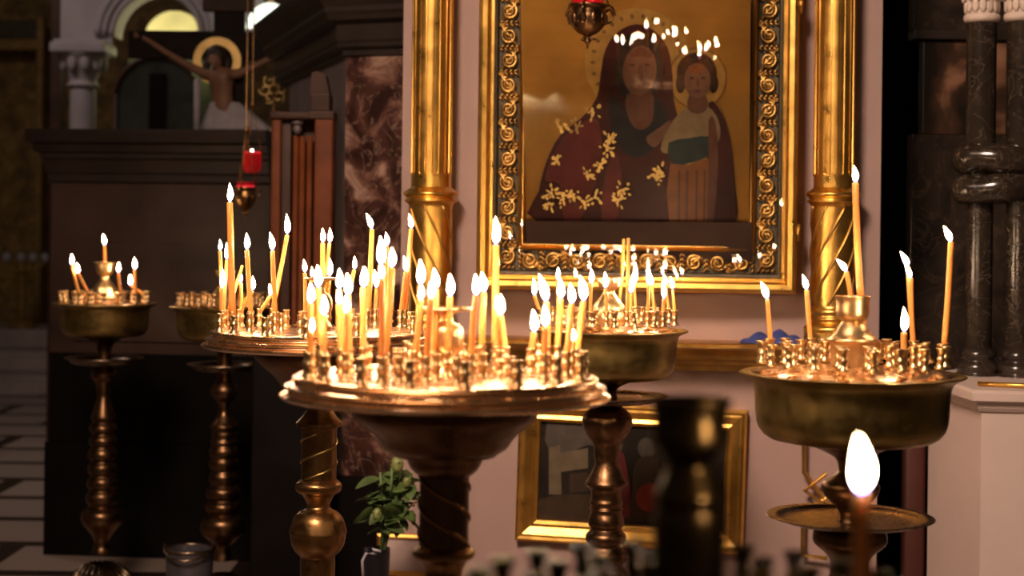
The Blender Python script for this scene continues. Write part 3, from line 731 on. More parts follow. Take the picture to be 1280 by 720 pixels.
e = [(0, 1), (1, 2), (2, 3), (3, 4), (4, 5), (5, 20), (3, 6), (6, 7), (7, 8), (8, 9), (9, 10), (3, 11), (11, 12), (12, 13), (13, 14), (14, 15), (0, 16), (16, 17), (0, 18), (18, 19)]
q = kx
rd = [(17 * q, 11 * q), (14 * q, 10 * q), (18 * q, 11 * q), (13 * q, 9 * q), 6 * q, (9 * q, 10 * q), 7 * q, 5 * q, 4.2 * q, 3.4 * q, 3 * q, 7 * q, 5 * q, 4.2 * q, 3.4 * q, 3 * q, 8 * q, 6 * q, 8 * q, 6 * q, (8 * q, 9 * q)]
skin_body('figure', v, e, rd, M['skin_dim'], cr)
for sx_, x_, y_ in ((-1, 174, 46), (1, 376, 47)):
    vv = [XP(x_, y_, -.018)]; ee = []; rr_ = [2.6 * q]
    for i in range(5):
        a = -.6 + .3 * i
        b0 = len(vv); vv.append(XP(x_ + sx_ * (3 + 2 * math.cos(a)), y_ + 4 * math.sin(a) - 1, -.016)); vv.append(XP(x_ + sx_ * (7 + 2.5 * math.cos(a)), y_ + 7 * math.sin(a) - 2, -.012)); ee += [(0, b0), (b0, b0 + 1)]; rr_ += [1.0 * q, .8 * q]
    skin_body('hand', vv, ee, rr_, M['skin_dim'], cr, sub=1)
bm = bmesh.new(); ellipsoid(bm, XP(270, 70, .012), (13 * q, 10 * q, 14 * q), 16, 10); ellipsoid(bm, XP(258, 84, .012), (4.5 * q, 4 * q, 13 * q), 10, 8); ellipsoid(bm, XP(284, 84, .012), (4.5 * q, 4 * q, 13 * q), 10, 8)
ellipsoid(bm, XP(271, 90, .030), (6 * q, 4 * q, 6 * q), 10, 8); link('hair', bm, M['hair_dim'], cr)
bm = bmesh.new(); pr = [(20 * q, -.003), (30 * q, -.003), (30 * q, .003), (20 * q, .003), (20 * q, -.003)]; lathe(bm, pr, 40, Matrix.Translation(XP(270, 76, -.008)) @ Matrix.Rotation(PI / 2, 4, 'X')); link('halo', bm, M['halo'], cr, smooth=False)
# loincloth
bm = bmesh.new(); g_ = {}
for i in range(41):
    for j in range(8):
        a = 2 * PI * i / 40; s = j / 7
        rx = (19 + 27 * s + 2.0 * math.sin(a * 9) * s) * q; ry = (11 + 5 * s + 1.5 * math.sin(a * 9) * s) * q
        p_ = XP(281 + 15 * s, 128 + 34 * s, .0)
        g_[i, j] = bm.verts.new((p_[0] + rx * math.cos(a), p_[1] - .004 + ry * math.sin(a), p_[2]))
for i in range(40):
    for j in range(7): bm.faces.new((g_[i, j], g_[i + 1, j], g_[i + 1, j + 1], g_[i, j + 1]))
link('loincloth', bm, M['cloth_white'], cr)
bm = bmesh.new()
lathe(bm, [(0, 0), (4 * kx, 0), (4 * kx, P(246, 100, dX - .1).z - zCab), (0, P(246, 98, dX - .1).z - zCab)], 14)
o = tag(link('altar_candle', bm, M['cloth_white']), 'unlit white candle standing on the altar beside the crucifix', 'candle'); o.location = (P(246, 150, dX - .1).x, dX - .1, zCab)
# gilt filigree ornament by the cross
fo = thing('filigree_ornament', 'small gilt filigree ornament on a stem on the stone altar', 'ornament', (P(342, 150, 6.75).x, 6.75, zCab))
kf = 6.75 / F
bm = bmesh.new()
zf = P(342, 112, 6.75).z - zCab
for j in range(6):
    a0 = 2 * PI * j / 6; pts = []
    for i in range(16):
        s = i / 15; rr_ = 8 * kf * (1 - .7 * s); c_ = (11 * kf * math.cos(a0), 11 * kf * math.sin(a0))
        pts.append((c_[0] + rr_ * math.cos(a0 + s * 7), 0.0, zf + c_[1] + rr_ * math.sin(a0 + s * 7)))
    tube(bm, pts, 1.3 * kf, 6)
link('scrollwork', bm, M['halo'], fo)
bm = bmesh.new(); lathe(bm, smoothprof([(0, 0), (14 * kf, 0), (12 * kf, 4 * kf), (3 * kf, 10 * kf), (2 * kf, zf - 12 * kf), (3 * kf, zf)], 2), 16); link('stem', bm, M['bronze_warm'], fo)

# ------------------------------------------------------------------ far chapel: arch wall, column, niche, lit apse
dA = 9.6; ka = dA / F
def AP(x, y): p = P(x, y, dA); return p.x, p.z
bm = bmesh.new()
cxA, zsp = AP(196, 45)
rA = 56 * ka
nseg = 20
outer = []
xl, xr = AP(76, 0)[0], AP(330, 0)[0]; zt2 = 3.6; zlow = AP(0, 60)[1]
# spandrel wall with a round arch cut in it
pts_in = [(cxA - rA * math.cos(PI * i / nseg), zsp + rA * math.sin(PI * i / nseg)) for i in range(nseg + 1)]
for y_ in (0,):
    vi = [bm.verts.new((x_, dA, z_)) for x_, z_ in pts_in]; vb = [bm.verts.new((x_, dA + .25, z_)) for x_, z_ in pts_in]
    vt = [bm.verts.new((x_, dA, zt2)) for x_, z_ in pts_in]
    for i in range(nseg):
        bm.faces.new((vi[i], vi[i + 1], vt[i + 1], vt[i])); bm.faces.new((vi[i], vb[i], vb[i + 1], vi[i + 1]))
    L = [bm.verts.new((xl, dA, zlow)), bm.verts.new((pts_in[0][0], dA, zlow)), bm.verts.new((xl, dA, zt2))]
    bm.faces.new((L[0], L[1], vi[0], vt[0], L[2]))
    R = [bm.verts.new((xr, dA, zlow)), bm.verts.new((pts_in[-1][0], dA, zlow)), bm.verts.new((xr, dA, zt2))]
    bm.faces.new((vi[-1], R[1], R[0], R[2], vt[-1]))
bmesh.ops.recalc_face_normals(bm, faces=bm.faces)
struct(link('wall_arch', bm, M['plaster_cool'], smooth=False))
bm = bmesh.new()
for rr_, dd, wv in ((1.0, .02, .03), (1.16, .03, .03), (1.30, .04, .04)):
    tube(bm, [(cxA - rA * rr_ * math.cos(PI * i / 24), dA - dd * .3, zsp + rA * rr_ * math.sin(PI * i / 24)) for i in range(25)], wv * .6, 8)
struct(link('trim_2', bm, M['plaster_cool']))
ac = thing('stone_column', 'pale stone column with carved capital under the far arch', 'column', (AP(104, 100)[0], dA, 0))
def AZ(y): return AP(104, y)[1]
bm = bmesh.new(); lathe(bm, [(16.5 * ka, .3), (16 * ka, AZ(108))], 32); link('shaft', bm, M['plaster_cool'], ac)
bm = bmesh.new(); lathe(bm, smoothprof([(17 * ka, AZ(110)), (21 * ka, AZ(107)), (17 * ka, AZ(103)), (20 * ka, AZ(92)), (29 * ka, AZ(74)), (31 * ka, AZ(68)), (0, AZ(68))], 3), 32); cp = link('capital', bm, M['plaster_cool'], ac)
bm = bmesh.new()
for j in range(10):
    a = 2 * PI * j / 10; ellipsoid(bm, (26 * ka * math.cos(a), 26 * ka * math.sin(a), AZ(80)), (.02, .03, .05), 8, 6, Matrix.Rotation(a, 4, 'Z'))
link('capital_leaves', bm, M['plaster_cool'], cp)
bm = bmesh.new(); box(bm, -34 * ka, 34 * ka, -34 * ka, 34 * ka, AZ(68), AZ(56), .01); box(bm, -30 * ka, 30 * ka, -30 * ka, 30 * ka, AZ(57), AZ(52), .005); link('abacus', bm, M['plaster_cool'], ac, smooth=False)
bm = bmesh.new(); lathe(bm, smoothprof([(26 * ka, 0), (26 * ka, .1), (20 * ka, .2), (22 * ka, .25), (17 * ka, .32)], 3), 32); link('base', bm, M['plaster_cool'], ac)
# apse behind the arch
bm = bmesh.new()
ra = 42 * ka
for i in range(17):
    pass
lathe(bm, [(ra * math.cos(PI / 2 * i / 10), ra * math.sin(PI / 2 * i / 10)) for i in range(10)] + [(0, ra)], 40, Matrix.Translation((cxA, dA + .55, AP(196, 40)[1])))
for f in list(bm.faces):
    if f.calc_center_median().y < dA + .50: bm.faces.remove(f)
o = link('wall_apse', bm, M['dome']); struct(o)
bm = bmesh.new(); zq = AP(196, 40)[1]; ra2 = 60 * ka
pr = [(cxA + ra2 * math.cos(PI * i / 20), dA + .5 + ra2 * math.sin(PI * i / 20)) for i in range(21)]
lo_ = [bm.verts.new((x_, y_, 0)) for x_, y_ in pr]; hi_ = [bm.verts.new((x_, y_, zq)) for x_, y_ in pr]
for i in range(20): bm.faces.new((lo_[i], lo_[i + 1], hi_[i + 1], hi_[i]))
struct(link('wall_apse_lower', bm, M['niche']))
# arched fresco panel leaning behind the altar
dN = 8.6; kn = dN / F
fp = thing('arched_panel', 'dim green arched panel painting behind the altar', 'panel', (P(196, 100, dN).x, dN, 0))
zc = P(196, 118, dN).z
bm = bmesh.new(); a_ = [(-50 * kn, .0), (50 * kn, .0)] + [(50 * kn * math.cos(PI * i / 20), zc + 46 * kn * math.sin(PI * i / 20)) for i in range(21)]
vs = [bm.verts.new((x_, -.01, z_)) for x_, z_ in a_]; bm.faces.new(vs); bmesh.ops.triangulate(bm, faces=bm.faces[:]); link('fresco', bm, M['niche'], fp, smooth=False)
bm = bmesh.new(); tube(bm, [(x_, -.01, z_) for x_, z_ in a_[2:]] , 3.0 * kn, 8); tube(bm, [(s * 50 * kn, -.01, z_) for z_ in (0, zc) for s in (1,)], 3 * kn, 8); tube(bm, [(-50 * kn, -.01, z_) for z_ in (0, zc)], 3 * kn, 8); link('rim', bm, M['wood_dark'], fp)
bm = bmesh.new(); box(bm, -9 * kn, 12 * kn, -.02, -.01, .0, P(196, 92, dN).z, .004); link('dark_figure', bm, M['void'], fp, smooth=False)
# lit lamp shade over the far doorway
ls = thing('wall_lamp', 'glowing pale dome lamp high on the far wall', 'lamp', (P(338, 20, 9.4).x, 9.4, P(338, 38, 9.4).z))
kl = 9.4 / F
bm = bmesh.new(); lathe(bm, [(30 * kl * math.cos(PI / 2 * i / 8), 34 * kl * math.sin(PI / 2 * i / 8)) for i in range(8)] + [(0, 34 * kl)], 24); link('lamp_shade', bm, M['glow_shade'], ls)
bm = bmesh.new(); lathe(bm, [(31 * kl, -.02), (31 * kl, .0), (29 * kl, .0)], 24); link('rim', bm, M['plaster_cool'], ls)
bm = bmesh.new(); tube(bm, [(0, 0, 34 * kl), (0, 0, 34 * kl + .2), (0, .25, 34 * kl + .2)], .02, 8); link('bracket', bm, M['bronze'], ls)

# far gilt frame on the mosaic wall
gf = thing('gilt_screen_frame', 'dull gold frame corner against the ochre mosaic wall', 'frame', (P(20, 50, 13.9).x, 13.9, 0))
kg = 13.9 / F
def GZ(y): return P(20, y, 13.9).z
bm = bmesh.new(); box(bm, -60 * kg, 30 * kg, -.05, .05, GZ(63), GZ(49), .01); link('rail', bm, M['mosaic_gold'], gf, smooth=False)
bm = bmesh.new(); box(bm, 28 * kg, 36 * kg, -.06, .06, 0, GZ(22), .01); link('post', bm, M['mosaic_gold'], gf, smooth=False)
bm = bmesh.new(); box(bm, -60 * kg, 28 * kg, -.03, .03, GZ(49), GZ(25), .01); link('dark_panel', bm, M['relief_dark'], gf, smooth=False)
# pilaster at the edge of the arch wall
pa = thing('brown_pilaster', 'narrow dusky pilaster edging the far arch', 'pilaster', (P(70, 100, 9.7).x, 9.7, 0))
kp = 9.7 / F
bm = bmesh.new(); box(bm, -6 * kp, 8 * kp, -.03, .1, .0, 3.0, .01); link('shaft', bm, M['wood_dark'], pa, smooth=False)
bm = bmesh.new(); box(bm, -9 * kp, 10 * kp, -.05, .1, 3.0, 3.12, .01); link('cap', bm, M['wood_dark'], pa, smooth=False)

# steps and the far candelabrum
stp = thing('altar_steps', 'pale marble steps leading up before the mosaic wall', 'steps', (P(20, 460, 12.3).x, 12.3, 0))
for i, (ya, dd) in enumerate(((497, 12.2), (478, 12.6), (446, 13.0))):
    bm = bmesh.new(); zz = .14 * (i + 1); box(bm, -3, .75, dd - 12.3, 1.5, zz - .14, zz, .012); link('step', bm, M['step'], stp, smooth=False)
fc = thing('floor_candelabrum', 'tall dull gold candelabrum standing on the far steps', 'candelabrum', (P(27, 440, 13.1).x, 13.1, .42))
kd = 13.1 / F
def FZ(y): return P(27, y, 13.1).z - .42
bm = bmesh.new(); lathe(bm, smoothprof([(0, 0), (16 * kd, 0), (16 * kd, .03), (6 * kd, .08), (5 * kd, FZ(400)), (5 * kd, FZ(345)), (9 * kd, FZ(340)), (4 * kd, FZ(335)), (3 * kd, FZ(326))], 3), 20); link('pole', bm, M['mosaic_gold'], fc)
bm = bmesh.new()
for i, x_ in enumerate((7, 25, 40, 55)):
    X = (x_ - 27) * kd
    pts = [(X * s, -.03 * math.sin(s * PI), FZ(340) + (FZ(328) - FZ(340)) * s - .02 * math.sin(s * PI)) for s in [k / 8 for k in range(9)]]
    tube(bm, pts, 2 * kd, 8)
link('branch', bm, M['mosaic_gold'], fc)
for i, x_ in enumerate((7, 25, 40, 55)):
    bm = bmesh.new(); lathe(bm, [(0, 0), (4 * kd, 0), (5 * kd, 5 * kd), (5 * kd, 9 * kd), (0, 12 * kd)], 12); o = link('lamp_bulb', bm, M['cloth_white'], fc); o.location = ((x_ - 27) * kd, 0, FZ(327))

# ------------------------------------------------------------------ hanging votive lamps
def votive(x, y_rim, d, s, label, lit, chain_top=4.6, cup='bronze_warm', bowl=True, zc=1.0):
    k = d / F
    root = thing('hanging_lamp', label, 'lamp', P(x, y_rim, d))
    bm = bmesh.new(); lathe(bm, smoothprof([(15 * s * k, -16 * s * k), (19 * s * k, -4 * s * k), (20 * s * k, 9 * s * k), (22 * s * k, 12 * s * k)], 3), 28); link('red_glass_cup', bm, M['red_glass'], root)
    if bowl:
        bm = bmesh.new(); lathe(bm, smoothprof([(1.2 * s * k, -74 * s * k), (2 * s * k, -66 * s * k), (5 * s * k, -61 * s * k), (2.5 * s * k, -57 * s * k), (5 * s * k, -53 * s * k), (14 * s * k, -46 * s * k), (22 * s * k, -33 * s * k), (24 * s * k, -20 * s * k), (21 * s * k, -8 * s * k), (25 * s * k, -3 * s * k), (25 * s * k, 0)], 3), 32, Matrix.Diagonal((1, 1, zc, 1)))
        for j in range(10):
            a = 2 * PI * j / 10; ellipsoid(bm, (23 * s * k * math.cos(a), 23 * s * k * math.sin(a), -24 * s * k * zc), (2.2 * s * k, 5 * s * k, 8 * s * k), 8, 6, Matrix.Rotation(a, 4, 'Z'))
        for j in range(5):
            a = 2 * PI * j / 5; ellipsoid(bm, (6 * s * k * math.cos(a), 6 * s * k * math.sin(a), -58 * s * k * zc), (5 * s * k, 2 * s * k, 2 * s * k), 8, 6, Matrix.Rotation(a, 4, 'Z'))
        link('brass_bowl', bm, M[cup], root)
    for j in range(3):
        a = 2 * PI * j / 3 + .3
        e_ = Vector((27 * s * k * math.cos(a), 27 * s * k * math.sin(a), 0))
        bm = bmesh.new()
        if bowl:
            pts = []
            for i in range(20):
                q_ = i / 19; r_ = 9 * s * k * (1 - .55 * q_); pts.append((e_.x * (1 + .0) + r_ * math.cos(a) * math.cos(q_ * 9), e_.y + r_ * math.sin(a) * math.cos(q_ * 9), -12 * s * k + r_ * 1.5 * math.sin(q_ * 9)))
            tube(bm, pts, 1.6 * s * k, 6); link('scroll_handle', bm, M[cup], root)
        bm = bmesh.new(); tube(bm, [e_, Vector((0, 0, 130 * s * k))], .8 * s * k + .0006, 5); link('chain', bm, M[cup], root)
    top = chain_top - root.location.z
    bm = bmesh.new(); lathe(bm, [(0, 122 * s * k), (8 * s * k, 126 * s * k), (3 * s * k, 136 * s * k), (1.2 * s * k + .0006, 140 * s * k), (1.2 * s * k + .0006, top), (0, top)], 12); link('hanger', bm, M[cup], root)
    if lit:
        bm = bmesh.new(); ellipsoid(bm, (0, 0, 14 * s * k), (3.4 * s * k, 3.4 * s * k, 5 * s * k), 12, 8); link('flame', bm, M['white_glow'], root)
        bm = bmesh.new(); lathe(bm, [(17 * s * k, 8 * s * k), (21 * s * k, 9 * s * k), (21 * s * k, 13 * s * k), (17 * s * k, 13 * s * k)], 24); link('glass_rim', bm, M['red_glow'], root)
    return root
votive(735, 6, 4.15, 1.0, 'brass hanging oil lamp with red glass in front of the icon', False, zc=.74, cup='bronze')
votive(315, 196, 5.75, .5, 'hanging lamp with tall red glass and small white flame', True, bowl=False)
votive(307, 234, 5.6, .55, 'hanging lamp with red glass in gilt bowl below another lamp', False)
# taller cylinder for the plain lamp glass, and a glowing rim on the gilt one
for o in list(COL.objects):
    if o.name.startswith('hanging_lamp') and o['label'].startswith('hanging lamp with tall'):
        k = 5.75 / F; bm = bmesh.new(); lathe(bm, [(0, -20 * k), (8 * k, -20 * k), (12 * k, -14 * k), (12.5 * k, 4 * k)], 24); link('glass_holder', bm, M['red_glass'], o)
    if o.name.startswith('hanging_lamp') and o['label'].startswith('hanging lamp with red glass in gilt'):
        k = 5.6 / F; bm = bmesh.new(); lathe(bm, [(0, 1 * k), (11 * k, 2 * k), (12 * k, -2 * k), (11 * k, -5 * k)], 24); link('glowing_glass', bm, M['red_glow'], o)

# ------------------------------------------------------------------ potted flowers and pail
dF = 4.35; kf = dF / F
pf = thing('potted_flowers', 'green rose stems standing in a black floor vase with white ribbon', 'flowers', (P(471, 700, dF).x, dF, 0))
def VZ(y): return P(471, y, dF).z
bm = bmesh.new(); lathe(bm, smoothprof([(0, 0), (20 * kf, 0), (20 * kf, .02), (14 * kf, .12), (15 * kf, .3), (16.5 * kf, VZ(690)), (16 * kf, VZ(688)), (14 * kf, VZ(690)), (13 * kf, .3)], 3), 28); link('vase', bm, M['pot'], pf)
bm = bmesh.new(); tube(bm, [(-16 * kf, -.01, VZ(722)), (-17.5 * kf, -.012, VZ(700)), (-12 * kf, -.02, VZ(690)), (0, -.035, VZ(688)), (-4 * kf, -.04, VZ(683)), (6 * kf, -.035, VZ(686))], .004, 6); link('ribbon', bm, M['ribbon'], pf)
rf = random.Random(11)
def leaf(bm, c, L, w, rot):
    n = 8; rows_ = []
    for i in range(n + 1):
        s = i / n; ww = w * math.sin(PI * min(1, s * .96 + .02)) ** .8; zc_ = -.25 * L * s * s
        rows_.append([bm.verts.new(Vector(c) + rot @ Vector((x_, s * L, zc_ + abs(x_) * .35))) for x_ in (-ww, 0, ww)])
    for A_, B_ in zip(rows_, rows_[1:]):
        for k in range(2): bm.faces.new((A_[k], A_[k + 1], B_[k + 1], B_[k]))
from mathutils import Euler
sb = bmesh.new(); lb = bmesh.new()
for sx_, top in ((474, 590), (488, 578), (500, 585), (512, 596), (480, 620)):
    X = (sx_ - 471) * kf; Yo = rf.uniform(-.03, .03)
    pts = [(4 * kf + X * .05, 0, VZ(700)), (6 * kf + X * .25, Yo * .4, VZ(660)), (X * .8 + 3 * kf, Yo, VZ(top + 25)), (X, Yo, VZ(top))]
    tube(sb, pts, .0035, 6)
    for j in range(18):
        s = rf.uniform(.1, 1.0); zz = VZ(top + 8) + (VZ(665) - VZ(top)) * (1 - s) * .9
        leaf(lb, (X * (.75 + .25 * s), Yo, zz), rf.uniform(.04, .07), rf.uniform(.012, .02), Euler((rf.uniform(-.7, .9), rf.uniform(-.8, .8), rf.uniform(0, 2 * PI))).to_matrix())
link('stem', sb, M['stem_green'], pf); link('leaves', lb, M['leaf'], pf)
for sx_, sy_, rr_ in ((496, 578, 8), (472, 640, 6), (508, 600, 5)):
    bm = bmesh.new(); c_ = ((sx_ - 471) * kf, -.03, VZ(sy_)); ellipsoid(bm, c_, (rr_ * kf, rr_ * kf, rr_ * 1.3 * kf), 14, 10)
    for j in range(5):
        a = 2 * PI * j / 5; leaf(bm, (c_[0] + .3 * rr_ * kf * math.cos(a), c_[1] + .3 * rr_ * kf * math.sin(a), c_[2] - rr_ * kf), rr_ * 1.9 * kf, rr_ * .5 * kf, Euler((1.1, 0, a)).to_matrix())
    link('rose_bud', bm, M['bud'], pf)
dL = 5.0; kl = dL / F
pa_ = thing('metal_pail', 'grey metal pail on floor between the two bowl stands by the altar', 'pail', (P(237, 700, dL).x, dL, 0))
zr = P(237, 686, dL).z
bm = bmesh.new(); lathe(bm, [(0, 0), (24 * kl, 0), (30 * kl, zr), (28.5 * kl, zr), (23 * kl, .01), (0, .01)], 36); autosmooth(link('pail_body', bm, M['pail'], pa_))
bm = bmesh.new(); tube(bm, [(30.5 * kl * math.cos(2 * PI * i / 36), 30.5 * kl * math.sin(2 * PI * i / 36), zr) for i in range(36)], .005, 6, closed=True); link('rim', bm, M['silverish'], pa_)
bm = bmesh.new(); tube(bm, [(31 * kl * math.cos(PI * i / 16), -.02 * math.sin(PI * i / 16) - 31 * kl * math.sin(PI * i / 16), zr + .012 - .03 * math.sin(PI * i / 16)) for i in range(17)], .004, 6); link('handle', bm, M['silverish'], pa_)

# ------------------------------------------------------------------ candle stands
HOLDER_A = [(0, 0), (.0092, 0), (.0095, .003), (.0060, .006), (.0048, .012), (.0068, .016), (.0068, .018), (.0050, .020), (.0056, .025), (.0078, .032), (.0092, .0335), (.0092, .035), (.0066, .035), (.0055, .027), (0, .026)]
HOLDER_B = [(0, 0), (.0088, 0), (.0088, .003), (.0058, .006), (.0056, .015), (.0078, .018), (.0078, .021), (.0058, .023), (.0060, .032), (.0070, .034), (.0068, .036), (.0050, .036), (.0048, .026), (0, .025)]
def holder_mesh(name, prof, s=1.0):
    bm = bmesh.new(); lathe(bm, [(r * s, z * s) for r, z in prof], 14)
    me = bpy.data.meshes.new(name); bm.normal_update(); bm.to_mesh(me); bm.free()
    for p in me.polygons: p.use_smooth = True
    me.materials.append(M['brass']); return me
HM = {'A': holder_mesh('candle_holder', HOLDER_A), 'B': holder_mesh('candle_holder', HOLDER_B), 'C': holder_mesh('candle_holder', HOLDER_A, 1.75), 'D': holder_mesh('candle_holder', HOLDER_A)}
HM['D'].materials[0] = M['near_bronze']
HH = {'D': .035, 'A': .035, 'B': .036, 'C': .06}

class Stand: pass
STANDS = {}
def stand(key, label, cx, d, y_plate, r_plate_px, tray, holder, rings, mats, parts, sites=(), hs=1.0):
    """parts: [(name, [(r_px, y_px)...], material, smoothing)]; tray is the first of them"""
    k = d / F
    base = P(cx, 700, d); base.z = 0
    root = thing('candle_stand', label, 'candle stand', base, 0, 'tall brass candle stands')
    S = Stand(); S.root = root; S.cx, S.d, S.k, S.base = cx, d, k, base
    yo = lambda y: P(cx, y, d).z
    S.zp = yo(y_plate); S.rp = r_plate_px * k; S.holder = holder; S.used = []
    for name, pr, mat, sm in parts:
        pts = [(r * k, yo(y) if y < 2000 else (3000 - y) / 1000.0) for r, y in pr]
        bm = bmesh.new(); lathe(bm, smoothprof(pts, sm) if sm > 1 else pts, 72 if name in ('tray', 'bowl', 'rim') else 40)
        bmesh.ops.recalc_face_normals(bm, faces=bm.faces)
        o = link(name, bm, M[mat], root); autosmooth(o, 28 if name == 'tray' else 40)
    S.rings = rings; STANDS[key] = S
    return S
def on_plate(S, x, y):
    """photo pixel of a socket foot -> point on the stand's plate"""
    n = Vector((0, 0, 1)); p = hit(x, y, Vector((0, 0, S.zp)), n) - Vector((S.base.x, S.base.y, S.zp))
    p.z = 0
    X = p.x
    if abs(X) > S.rp * .98: X = S.rp * .98 * (1 if X > 0 else -1)
    lim = math.sqrt(max(S.rp ** 2 - X ** 2, 0))
    Y = max(-lim, min(lim, p.y))
    # keep the photo column: shift X with the changed depth
    X = X * 1.0
    return Vector((X, Y, 0))
def socket(S, p, kind=None, tilt=None):
    me = HM[kind or S.holder]
    o = bpy.data.objects.new('candle_holder', me); COL.objects.link(o); o.parent = S.root
    o.location = (p.x, p.y, S.zp - .001)
    if tilt: o.rotation_euler = tilt
    S.used.append((p.x, p.y)); return o
CAND = []
def candle(S, base, top, tip, w=6.5, kind=None, mesh_socket=True, zfoot=None, lit=True):
    """all three are photo pixels; base = foot of its socket"""
    p = on_plate(S, *base) if zfoot is None else Vector((0, 0, 0))
    clash = any((p.x - a) ** 2 + (p.y - b_) ** 2 < .0145 ** 2 for a, b_ in S.used)
    tries = 0
    while clash and zfoot is None and tries < 40:
        p.y += .004 if tries < 20 else -.008
        tries += 1
        clash = any((p.x - a) ** 2 + (p.y - b_) ** 2 < .0145 ** 2 for a, b_ in S.used)
    if zfoot is None:
        socket(S, p, kind); z_ = S.zp + HH[kind or S.holder] - .010
    else: z_ = zfoot
    A = Vector((S.base.x + p.x, S.base.y + p.y, z_))
    d = A.y
    T = P(top[0], top[1], d)
    CAND.append(dict(S=S, A=A, T=T, tip=P(tip[0], tip[1], d) if lit else None, w=w * d / F, x=top[0], h=(T - A).length, lit=lit))

def build_candles():
    order = ['first', 'second', 'third', 'fourth', 'fifth', 'sixth', 'seventh', 'eighth', 'ninth', 'tenth', 'eleventh', 'twelfth', 'thirteenth', 'fourteenth', 'fifteenth', 'sixteenth', 'seventeenth', 'eighteenth', 'nineteenth', 'twentieth', 'twenty-first', 'twenty-second', 'twenty-third', 'twenty-fourth', 'twenty-fifth', 'twenty-sixth', 'twenty-seventh', 'twenty-eighth', 'twenty-ninth', 'thirtieth']
    for key, S in STANDS.items():
        cs = sorted([c for c in CAND if c['S'] is S], key=lambda c: c['x'])
        if not cs: continue
        tall = max(c['h'] for c in cs)
        for i, c in enumerate(cs):
            r = c['h'] / tall
            size = 'tallest' if r == 1 and len(cs) > 1 else 'tall' if r > .72 else 'medium' if r > .42 else 'short'
            lab = f"{size} {'lit' if c['lit'] else 'unlit'} beeswax candle on {S.short}, {order[i]} from the {S.end}" if len(cs) > 1 else f"blurred lit beeswax candle on {S.short}"
            A, T = c['A'], c['T']; ax = T - A; L = ax.length; r0 = c['w'] / 2
            side = ax.cross(Vector((0, 1, 0))).normalized()
            bow = side * (L * random.uniform(-.012, .012))
            pts = [A + ax * s - A + bow * math.sin(PI * s) for s in [k / 7 for k in range(8)]]
            bm = bmesh.new(); dirn = ax.normalized()
            rads = [r0 * (1.06 - .1 * k / 7) for k in range(8)]
            pts += [ax + dirn * r0 * .25]; rads += [r0 * .6]
            tube(bm, pts, rads, 12)
            o = link('candle', bm, M['wax']); o.location = A
            tag(o, lab, 'candle', S.grp)
            Lw = .006 if c['lit'] else .004
            fl = (c['tip'] - T) if c['lit'] else Vector((0, 0, .02))
            wd = (dirn * .4 + fl.normalized() * .6).normalized()
            bm = bmesh.new(); tube(bm, [ax, ax + wd * Lw], .0007, 6); link('wick', bm, M['wick'], o)
            if c['lit']:
                Lf = fl.length; rf_ = min(max(Lf * .17, .0028), .0058)
                pr = [(0, 0), (.35, .05), (.68, .13), (.93, .25), (1.0, .36), (.93, .5), (.72, .66), (.44, .81), (.2, .92), (0, 1)]
                bm = bmesh.new(); rot = Vector((0, 0, 1)).rotation_difference(fl.normalized()).to_matrix().to_4x4()
                lathe(bm, [(r_ * rf_, z_ * Lf) for r_, z_ in pr], 20)
                for v_ in bm.verts:      # the tip sways back upright
                    s = v_.co.z / Lf; v_.co.x += math.sin(s * PI) * .04 * Lf
                f_ = link('flame', bm, M['flame'], o)
                f_.matrix_local = Matrix.Translation(ax + dirn * .0015) @ rot
def fill(S):
    for n, fr, ph in S.rings:
        for i in range(n):
            a = 2 * PI * (i + ph) / n; x_, y_ = S.rp * fr * math.cos(a), S.rp * fr * math.sin(a)
            if all((x_ - a_) ** 2 + (y_ - b_) ** 2 > .021 ** 2 for a_, b_ in S.used):
                t_ = None
                if S.tilty and random.random() < .25: t_ = (random.uniform(-.3, .3), random.uniform(-.3, .3), 0)
                socket(S, Vector((x_, y_, 0)), tilt=t_)
def foot(d):                        # spreading domed foot, given in metres: y > 2000 codes height (3000 - y) mm
    return lambda *rows: [(r / (d / F), 3000 - z * 1000) for r, z in rows]

# --- wide front tray
d = 2.38; ft = foot(d)
S = stand('front', 'wide brass tray stand crowded with lit candles in front of the others', 554.5, d, 468.5, 186, None, 'B',
    [(17, .93, .2), (11, .66, .5), (7, .36, .1)], None, [
    ('tray', [(0, 468), (182, 468), (187, 468.5), (190, 470), (191, 472), (188, 475), (188.5, 477), (196, 479), (200, 481), (200.5, 483), (196.5, 486), (197, 488), (203, 490), (206.5, 492), (207, 494), (204, 497), (198, 498.5), (150, 499.5), (110, 500)], 'brass_tray', 1),
    ('funnel', [(120, 499), (117, 516), (112, 524), (98, 536), (86, 547), (77, 560), (66, 566), (64, 569), (50, 571), (46, 578), (42, 586), (34, 593), (30, 595)], 'bronze', 2),
    ('stem', [(31, 592), (31, 684)], 'bronze', 1),
    ('collar', [(31, 682), (36, 686), (39, 690), (38, 695), (32, 699), (28, 704), (24, 712), (23, 720), (24, 740), (30, 748), (24, 756)], 'bronze_warm', 3),
    ('lower_stem', [(24, 755), (26, 850), (40, 880), (42, 920), (30, 960), (26, 1000), (28, 1230)], 'bronze', 3),
    ('foot', ft((.034, .2), (.05, .18), (.055, .15), (.10, .10), (.16, .06), (.18, .03), (.18, 0.0), (.0, 0.0)), 'bronze', 2),
    ('central_cup', [(10, 469), (22, 466), (12, 452), (10, 446), (20, 436), (22, 420), (19, 408), (9, 402), (8, 396), (12, 391), (31, 387), (33, 385), (30, 384), (12, 387), (0, 388)], 'brass', 3)])
S.short, S.end, S.grp, S.tilty = 'the wide front tray', 'altar side', 'candles on the wide front tray', False
bm = bmesh.new(); k = S.k
